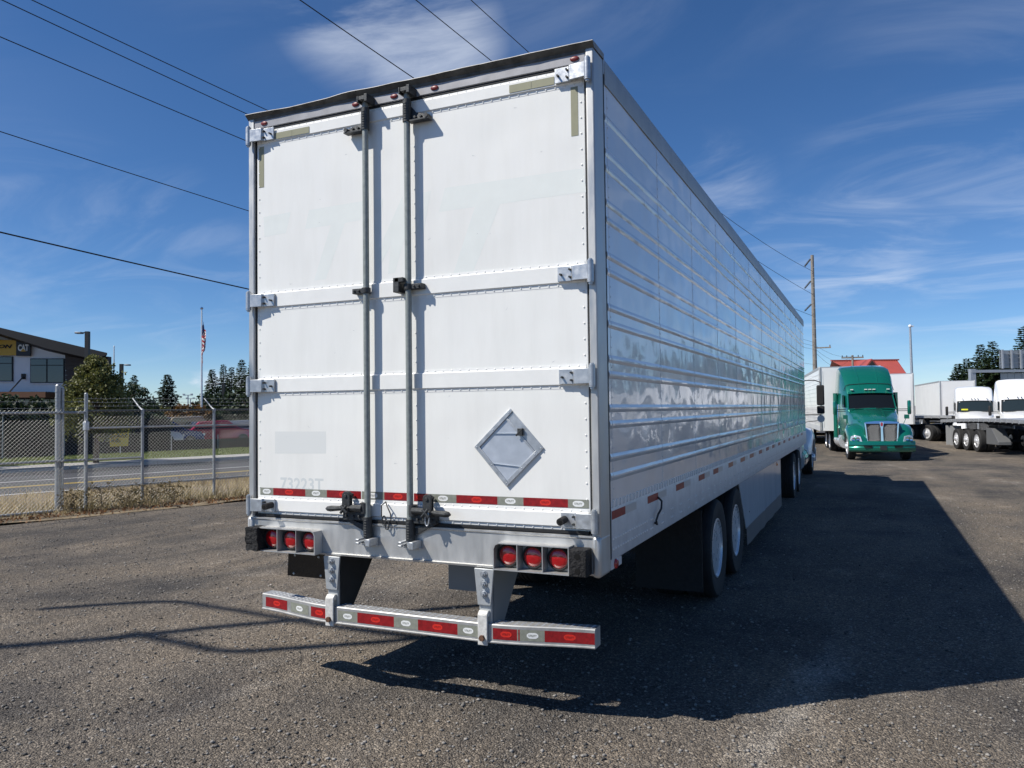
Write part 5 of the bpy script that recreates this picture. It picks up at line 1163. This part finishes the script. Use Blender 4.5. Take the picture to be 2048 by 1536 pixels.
for py0, py1 in ((513, 533), (557, 577), (604, 622)):
    z0, z1 = pole_z(py0), pole_z(py1); e = far(1608, py1, PD); e = Vector((e.x-pb.x, e.y-pb.y, z1)); a = Vector((0, 0, z0)); m = MB(); m.tube([a, e], .02, 6)
    for t in [.25+.07*k for k in range(10)]: q = a.lerp(e, t); d = (e-a).normalized(); m.cyl(q-d*.03, q+d*.03, .09, n=10)
    obj('insulator', m, M_iron, UP); att.append(e+Vector((pb.x, pb.y, 0)))
m = MB(); m.box(-.1, 1.5, -.06, .06, pole_z(696)-.06, pole_z(696)+.06); m.cyl((1.4, 0, pole_z(696)), (1.4, 0, pole_z(696)+.25), .06, n=8); obj('bracket_arm', m, M_wood, UP)
def onw(px, py):
    w = Vector((sin(WA), cos(WA), 0)); N = Vector((-w.y, w.x, 0)); d = ray(px, py); t = (Vector((pb.x, pb.y, 0))-CAMP).dot(N)/d.dot(N); p = CAMP+d*t
    return (p-pb).dot(w), p.z
def wire(label, pts, attach, r, u_end=-100.0):
    data = [onw(*p) for p in pts]
    if attach is not None: data = data+[(0.0, attach)]*3
    # least squares parabola z = a + b u + c u^2
    import numpy as np
    A = np.array([[1, u, u*u] for u, z in data]); c, *_ = np.linalg.lstsq(A, np.array([z for u, z in data]), rcond=None)
    w = Vector((sin(WA), cos(WA), 0)); P = []
    for i in range(61):
        u = u_end*i/60; P.append((pb.x+w.x*u, pb.y+w.y*u, float(c[0]+c[1]*u+c[2]*u*u)))
    tag(obj('overhead_wire', MB().tube(P, r, 6), M_cable), label, 'wire', 'wires of the pole line')
wire('topmost transmission wire, the right one of three above the trailer roof', [(1607, 533), (1440, 425), (1060, 105), (940, 0)], None, .017)
wire('middle one of three wires above the trailer roof', [(1605, 577), (1535, 535), (985, 122), (830, 0)], None, .017)
wire('left one of three wires above the trailer roof', [(1600, 622), (830, 158), (600, 0)], None, .017)
wire('highest wire in the upper left sky', [(60, 0), (300, 108), (535, 222)], pole_z(685), .011)
wire('second highest wire in the upper left sky', [(0, 0), (250, 112), (500, 232)], pole_z(692), .011)
wire('third wire from the top in the left sky', [(0, 77), (250, 174), (490, 283)], pole_z(699), .011)
wire('fourth wire from the top in the left sky', [(0, 265), (250, 340), (497, 423)], pole_z(729), .010)
wire('lowest and thickest black cable in the left sky', [(0, 467), (250, 518), (497, 580)], pole_z(752), .017)
cpp = far(1705, 715, 112); T = thing('utility_pole', 'distant pole with a wide crossarm above the red roof', 'utility pole', (cpp.x, cpp.y, 0), radians(10)); ch = cpp.z
m = MB(); m.cyl((0, 0, 0), (0, 0, ch+.3), .18, .13, 8); obj('pole', m, M_wood, T); m = MB(); m.box(-1.35, 1.35, -.07, .07, ch-.1, ch+.08); obj('crossarm', m, M_wood, T)
for x in (-1.25, -.7, .7, 1.25): m = MB(); m.cyl((x, 0, ch+.08), (x, 0, ch+.3), .06, n=6); obj('insulator', m, M_iron, T)
for k, (py, lb) in enumerate(((690, 'upper'), (697, 'middle'), (703, 'lower'))):
    a = Vector((pb.x, pb.y, pole_z(py))); b = Vector((cpp.x, cpp.y, ch+.2)); P = [a.lerp(b, t/12)-Vector((0, 0, 1.2*sin(pi*t/12)*(.4+.4*k))) for t in range(13)]
    tag(obj('overhead_wire', MB().tube(P, .012, 5), M_cable), lb+' thin wire between the wooden pole and the distant crossarm pole', 'wire', 'wires of the pole line')
# unseen overhead cables, shaped along the sunlight to lay shadow bands on the gravel
def shade_cable(label, pts, r, hgt=10.5, e0=9.0):
    P = []
    for (px, py) in pts:
        g = on_axis(px, py, 2, .09); k = (hgt-.09)/(-SUN.z); P.append(g-SUN*k)
    d0 = (P[0]-P[1]).normalized(); d1 = (P[-1]-P[-2]).normalized()
    P = [P[0]+d0*e0]+P+[P[-1]+d1*1.2]; Q = []
    for i in range(len(P)-1):
        for t in range(6): Q.append(P[i].lerp(P[i+1], t/6))
    Q.append(P[-1]); S = Q[:]
    for _ in range(1): S = [S[0]]+[(S[i-1]+S[i]*2+S[i+1])/4 for i in range(1, len(S)-1)]+[S[-1]]
    tag(obj('shadow_cable', MB().tube(S, r, 6), M_cable), label, 'cable')
shade_cable('thick straight cable overhead out of view, shaped for its shadow', [(0, 1297), (300, 1271), (580, 1238), (900, 1202)], .075)
shade_cable('cable overhead out of view, kinked to shape its shadow', [(150, 1213), (350, 1197), (600, 1240), (760, 1262)], .065, e0=.3)
shade_cable('second cable overhead out of view, kinked to shape its shadow', [(280, 1271), (460, 1309), (740, 1286), (860, 1272)], .065, e0=.1)

# ------------------------------------------------------------------ background at the right
def barn():
    Z = 100.0; x0, _ = lat(1735, 800, Z); o = CAMP+FH*Z+R0*x0; o.z = 0; T = thing('barn', 'building with a red metal roof and small dormer behind the trailers', 'building', o, -YAW)
    q = lambda px, py: (lat(px, py, Z+6)[0]-x0, lat(px, py, Z+6)[1])
    (xl, zl), (xr, zr) = q(1664, 722), q(1795, 720); ov = lat(1816, 758, Z)[0]-x0-xr; ze = lat(1812, 758, Z)[1]
    rm = mat('red_metal_roof', (.36, .075, .06), .45, var=.08, vs=.5); m = MB(); m.box(xl-ov*.8, xr+ov*.8, .6, 11, 0, ze); obj('wall', m, mat('barn_wall', (.45, .42, .38), .8), T)
    zt = (zl+zr)/2; n = 26
    for s, y0, y1 in ((-1, 6, -.6), (1, 6, 12.6)):
        for k in range(n):
            ta, tb = k/n, (k+1)/n-.004; m = MB(); a0, a1 = xl-ov+(xr-xl+2*ov)*ta, xl-ov+(xr-xl+2*ov)*tb; b0, b1 = xl+(xr-xl)*ta, xl+(xr-xl)*tb
            m.hexa([(a0, y1, ze-.06), (a1, y1, ze-.06), (b1, y0, zt-.06), (b0, y0, zt-.06), (a0, y1, ze), (a1, y1, ze), (b1, y0, zt), (b0, y0, zt)]); m.box(0, .001, 0, .001, ze, ze+.001)
            r_ = obj('roof_sheet', m, rm, T)
            m = MB(); m.tube([(a0, y1, ze+.03), (b0, y0, zt+.03)], .05, 4); obj('standing_seam', m, rm, r_)
    m = MB(); m.box(xl-.1, xr+.1, 5.7, 6.3, zt-.05, zt+.12); obj('ridge_cap', m, rm, T)
    q1 = lambda px, py: (lat(px, py, Z+1)[0]-x0, lat(px, py, Z+1)[1])
    (xd, zd) = q1(1744, 719); (xa, za) = q1(1731, 732); w = xd-xa
    m = MB(); m.prism([(xd-w, 1.0, za-.1), (xd+w, 1.0, za-.1), (xd, 1.0, zd+.1)], (0, 4.8, 0)); D = obj('dormer', m, rm, T); m = MB(); m.prism([(xd-w*.7, .97, za-.08), (xd+w*.7, .97, za-.08), (xd, .97, zd-.15)], (0, .02, 0)); obj('dormer_gable', m, mat('gable_dark', (.04, .035, .03), .8), D)
barn()
def light_pole():
    Z = 58; (xb, _), (xt, zt) = lat(1826, 800, Z), lat(1820, 655, Z); o = CAMP+FH*Z+R0*xb; o.z = -.24
    T = thing('light_pole', 'plain grey steel light pole with small lamp on top right of the green truck', 'lamp', o, -YAW); m = MB(); h = zt+.24; m.cyl((0, 0, 0), (-.06, 0, h), .13, .075, 12); obj('pole', m, M_galv, T); m = MB(); m.lathe([(0, -.12), (.1, -.08), (.13, 0), (.1, .09), (0, .14)], (-.06, 0, h+.1), 2, 12); m.box(-.06, .18, -.08, .08, h+.05, h+.14); obj('lamp_head', m, mat('lamp_cap', (.75, .78, .82), .3), T, bev=.01)
light_pole()
def gantry():
    Z = 72; x0, _ = lat(1946, 800, Z); o = CAMP+FH*Z+R0*x0; o.z = -.24; T = thing('sign_gantry', 'grey steel highway gantry seen from behind with sign panels at right edge', 'sign gantry', o, -YAW)
    q = lambda px, py: (lat(px, py, Z)[0]-x0, lat(px, py, Z)[1]+.24)
    gm = mat('gantry_steel', (.34, .37, .41), .5, .4, var=.08, vs=1)
    def slab(nm, a, b, c, d, y0, y1, m_=gm, par=T):
        (xa, za), (xb, zb) = q(a, d), q(b, c); m = MB(); m.box(xa, xb, y0, y1, za, zb); return obj(nm, m, m_, par)
    slab('column', 1941, 1949, 738, 806, -.2, .2); slab('beam', 1941, 2210, 737, 745.5, -.25, .25); slab('column', 2203, 2211, 745.6, 806, -.2, .2)
    for k in range(4):
        a = 2004+k*18.5; P = slab('sign_panel', a, a+18, 700, 736, .3, .36, mat('sign_back', (.30, .33, .36), .5, .5, var=.1, vs=.8))
        for y in (707, 714, 724, 731): slab('stiffener', a+.4, a+17.6, y, y+1.2, .22, .29, gm, P)
        slab('upright', a+2, a+3.6, 699, 737, .02, .20, gm, P)
    for k in range(5): slab('sign_panel', 2006+k*14, 2006+k*14+12.6, 746, 764, .3, .36, mat('sign_back'))
gantry()
for i, (px, Z, h, w, lb) in enumerate(((1918, 95, 7.2, 4.6, 'small conifer left of the sign gantry column'), (1936, 98, 8.0, 5.0, 'conifer directly behind the gantry column'), (1965, 92, 9.3, 6.0, 'dark conifer behind the gantry beam'), (1989, 90, 9.5, 6.4, 'right conifer behind the gantry beam'), (2012, 90, 8.4, 6.0, 'conifer below the sign panels'), (2052, 88, 11.0, 6.5, 'tall conifer at the right picture edge'), (2110, 86, 10.0, 6.5, 'conifer just outside the right edge'), (2190, 80, 10.5, 7, 'conifer farther outside the right edge'), (2290, 74, 9.5, 7, 'third conifer outside the right edge'), (2400, 70, 10.5, 7, 'last conifer outside the right edge'), (2550, 64, 9.5, 7, 'outermost conifer at the yard edge'))):
    p = vp(px, 810, Z); conifer('conifer', lb, (p.x, p.y, -.3), h, w*1.3, 80+i, LM_c, 2.0, 'conifers behind the parked trucks', .28)
# ------------------------------------------------------------------ loose stones, grasses
import numpy as np
def stones():
    rng = np.random.default_rng(4); N = 60000
    ico = [(0,0,1),(.894,0,.447),(.276,.851,.447),(-.724,.526,.447),(-.724,-.526,.447),(.276,-.851,.447),(.4,.3,-.4),(-.4,.3,-.4),(0,-.5,-.4)]
    fa = [(0,1,2),(0,2,3),(0,3,4),(0,4,5),(0,5,1),(1,6,2),(2,7,3),(3,7,4),(4,8,5),(5,8,1),(1,8,6),(2,6,7),(4,7,8)]
    b = np.array(ico); nv = len(b)
    # denser near the camera
    d = 2.2+16*rng.random(N)**1.9; az = np.radians(-24.4+rng.uniform(-37, 37, N))
    x = CAMP.x+d*np.sin(az); y = CAMP.y+d*np.cos(az)
    s = .0026+.013*rng.random(N)**6+.0010*d*.25
    keep = (-UY*x+UX*y) < 12.4; x, y, s = x[keep], y[keep], s[keep]; N = len(x)
    z = np.array([gz(a, c)+.012*mnoise.noise((a*.9, c*.9, 0))+.006*mnoise.noise((a*3.1, c*3.1, 4)) for a, c in zip(x, y)])
    jit = 1+.35*rng.standard_normal((N, nv, 3))*.6; P = b[None]*jit*s[:, None, None]*np.array([1, 1, .65]); th = rng.random(N)*6.283
    c, sn = np.cos(th)[:, None], np.sin(th)[:, None]; X = P[:, :, 0]*c-P[:, :, 1]*sn+x[:, None]; Y = P[:, :, 0]*sn+P[:, :, 1]*c+y[:, None]; Zz = P[:, :, 2]+z[:, None]+s[:, None]*.15
    V = np.stack([X, Y, Zz], -1).reshape(-1, 3); Fc = (np.array(fa)[None]+(np.arange(N)*nv)[:, None, None]).reshape(-1, 3)
    me = bpy.data.meshes.new('loose_stones'); me.vertices.add(len(V)); me.vertices.foreach_set('co', V.ravel()); me.loops.add(Fc.size); me.loops.foreach_set('vertex_index', Fc.ravel()); me.polygons.add(len(Fc)); me.polygons.foreach_set('loop_start', np.arange(0, Fc.size, 3)); me.polygons.foreach_set('loop_total', np.full(len(Fc), 3)); me.update(); me.validate()
    m = leaf_mat('stone_mix', (.19, .178, .162), .7); nt = m.node_tree; nt.links.new(nt.nodes['Principled BSDF'].outputs[0], nt.nodes['Material Output'].inputs[0]); nt.nodes['Principled BSDF'].inputs['Roughness'].default_value = .9
    me.materials.append(m); o = link('loose_stones', me); o['kind'] = 'stuff'; o['label'] = 'loose grey brown stones lying on the gravel yard'; o['category'] = 'gravel'
stones()
def blades(name, label, n_, n0, n1, u0, u1, h0, h1, m, zf, w=.006, seed=1, lean=.5, clump=0):
    rng = np.random.default_rng(seed); n = n0+(n1-n0)*rng.random(n_)
    u = u0+(u1-u0)*rng.random(n_)
    if clump:
        k = np.array([mnoise.noise((a*1.1, b*1.1, seed)) for a, b in zip(n, u)]); keep = rng.random(n_) < np.clip(.55+k*clump, .05, 1); n, u = n[keep], u[keep]
    N = len(n); h = h0+(h1-h0)*rng.random(N)**1.6; a = rng.random(N)*6.283; wv = w*(.6+rng.random(N))
    x = -UY*n+UX*u; y = UX*n+UY*u; z = zf(n)
    lx, ly = np.cos(a)*h*lean*rng.random(N), np.sin(a)*h*lean*rng.random(N); px, py = -np.sin(a)*wv, np.cos(a)*wv
    V = np.stack([np.stack([x-px, y-py, z], -1), np.stack([x+px, y+py, z], -1), np.stack([x+lx, y+ly, z+h], -1)], 1).reshape(-1, 3); Fc = np.arange(3*N).reshape(-1, 3)
    me = bpy.data.meshes.new(name); me.from_pydata(V.tolist(), [], Fc.tolist()); me.materials.append(m); o = link(name, me); o['kind'] = 'stuff'; o['label'] = label; o['category'] = 'grass'
dryg = leaf_mat('dry_grass_blades', (.46, .36, .19), .4)
blades('dry_grass', 'straw coloured dry grass between the fence and the road', 34000, 12.75, 18.0, -4, 16, .05, .24, dryg, lambda n: .01+n*0, .007, 2, .9, 1.0)
blades('weeds', 'green brown weeds tangled along the foot of the fence', 5000, 12.9, 14.6, -3, 14, .06, .30, leaf_mat('weed_blades', (.26, .21, .10), .5), lambda n: .01+n*0, .009, 3, 1.0, 1.6)
blades('lawn_grass', 'mown green grass on the verge across the road', 26000, 28.4, 34.9, -2, 34, .04, .10, leaf_mat('lawn_blades', (.17, .205, .06), .4), lambda n: .155-.035*(n-28.3)/6.7, .018, 4, .7)
# dead leaves at the yard edge
rngd = random.Random(9); mb = MB()
for _ in range(2600):
    n = 12.75+abs(rngd.gauss(0, .28))*rngd.choice((-1, 1, 1)); u = rngd.uniform(-3, 14); q = nu(n, u, .02+.02*rngd.random()); leaves(mb, q, .02, 1, .032, rngd)
o = obj('fallen_leaves', mb, leaf_mat('dead_leaf', (.22, .11, .045), .5), sharp=None, recalc=False); o['kind'] = 'stuff'; o['label'] = 'brown fallen leaves along the foot of the fence'; o['category'] = 'leaves'
# woody weeds at the fence posts
for i, (px, n, h, w, lb) in enumerate(((200, 13.3, .50, .9, 'scrubby bramble right of the gate'), (145, 13.2, .45, .5, 'small weed inside the gate corner'), (305, 13.35, .42, .9, 'scrubby weed at the second fence post'), (345, 13.5, .40, .8, 'low weed between the fence posts'), (255, 13.3, .38, .7, 'low dry weed left of the second fence post'))):
    p = on_n(px, 850, n); broadleaf('weed_bush', lb, (p.x, p.y, .0), h, w, 120+i, leaf_mat('weed_leaf', (.20, .155, .07), .5), 300, .022, .1, 'shrub')
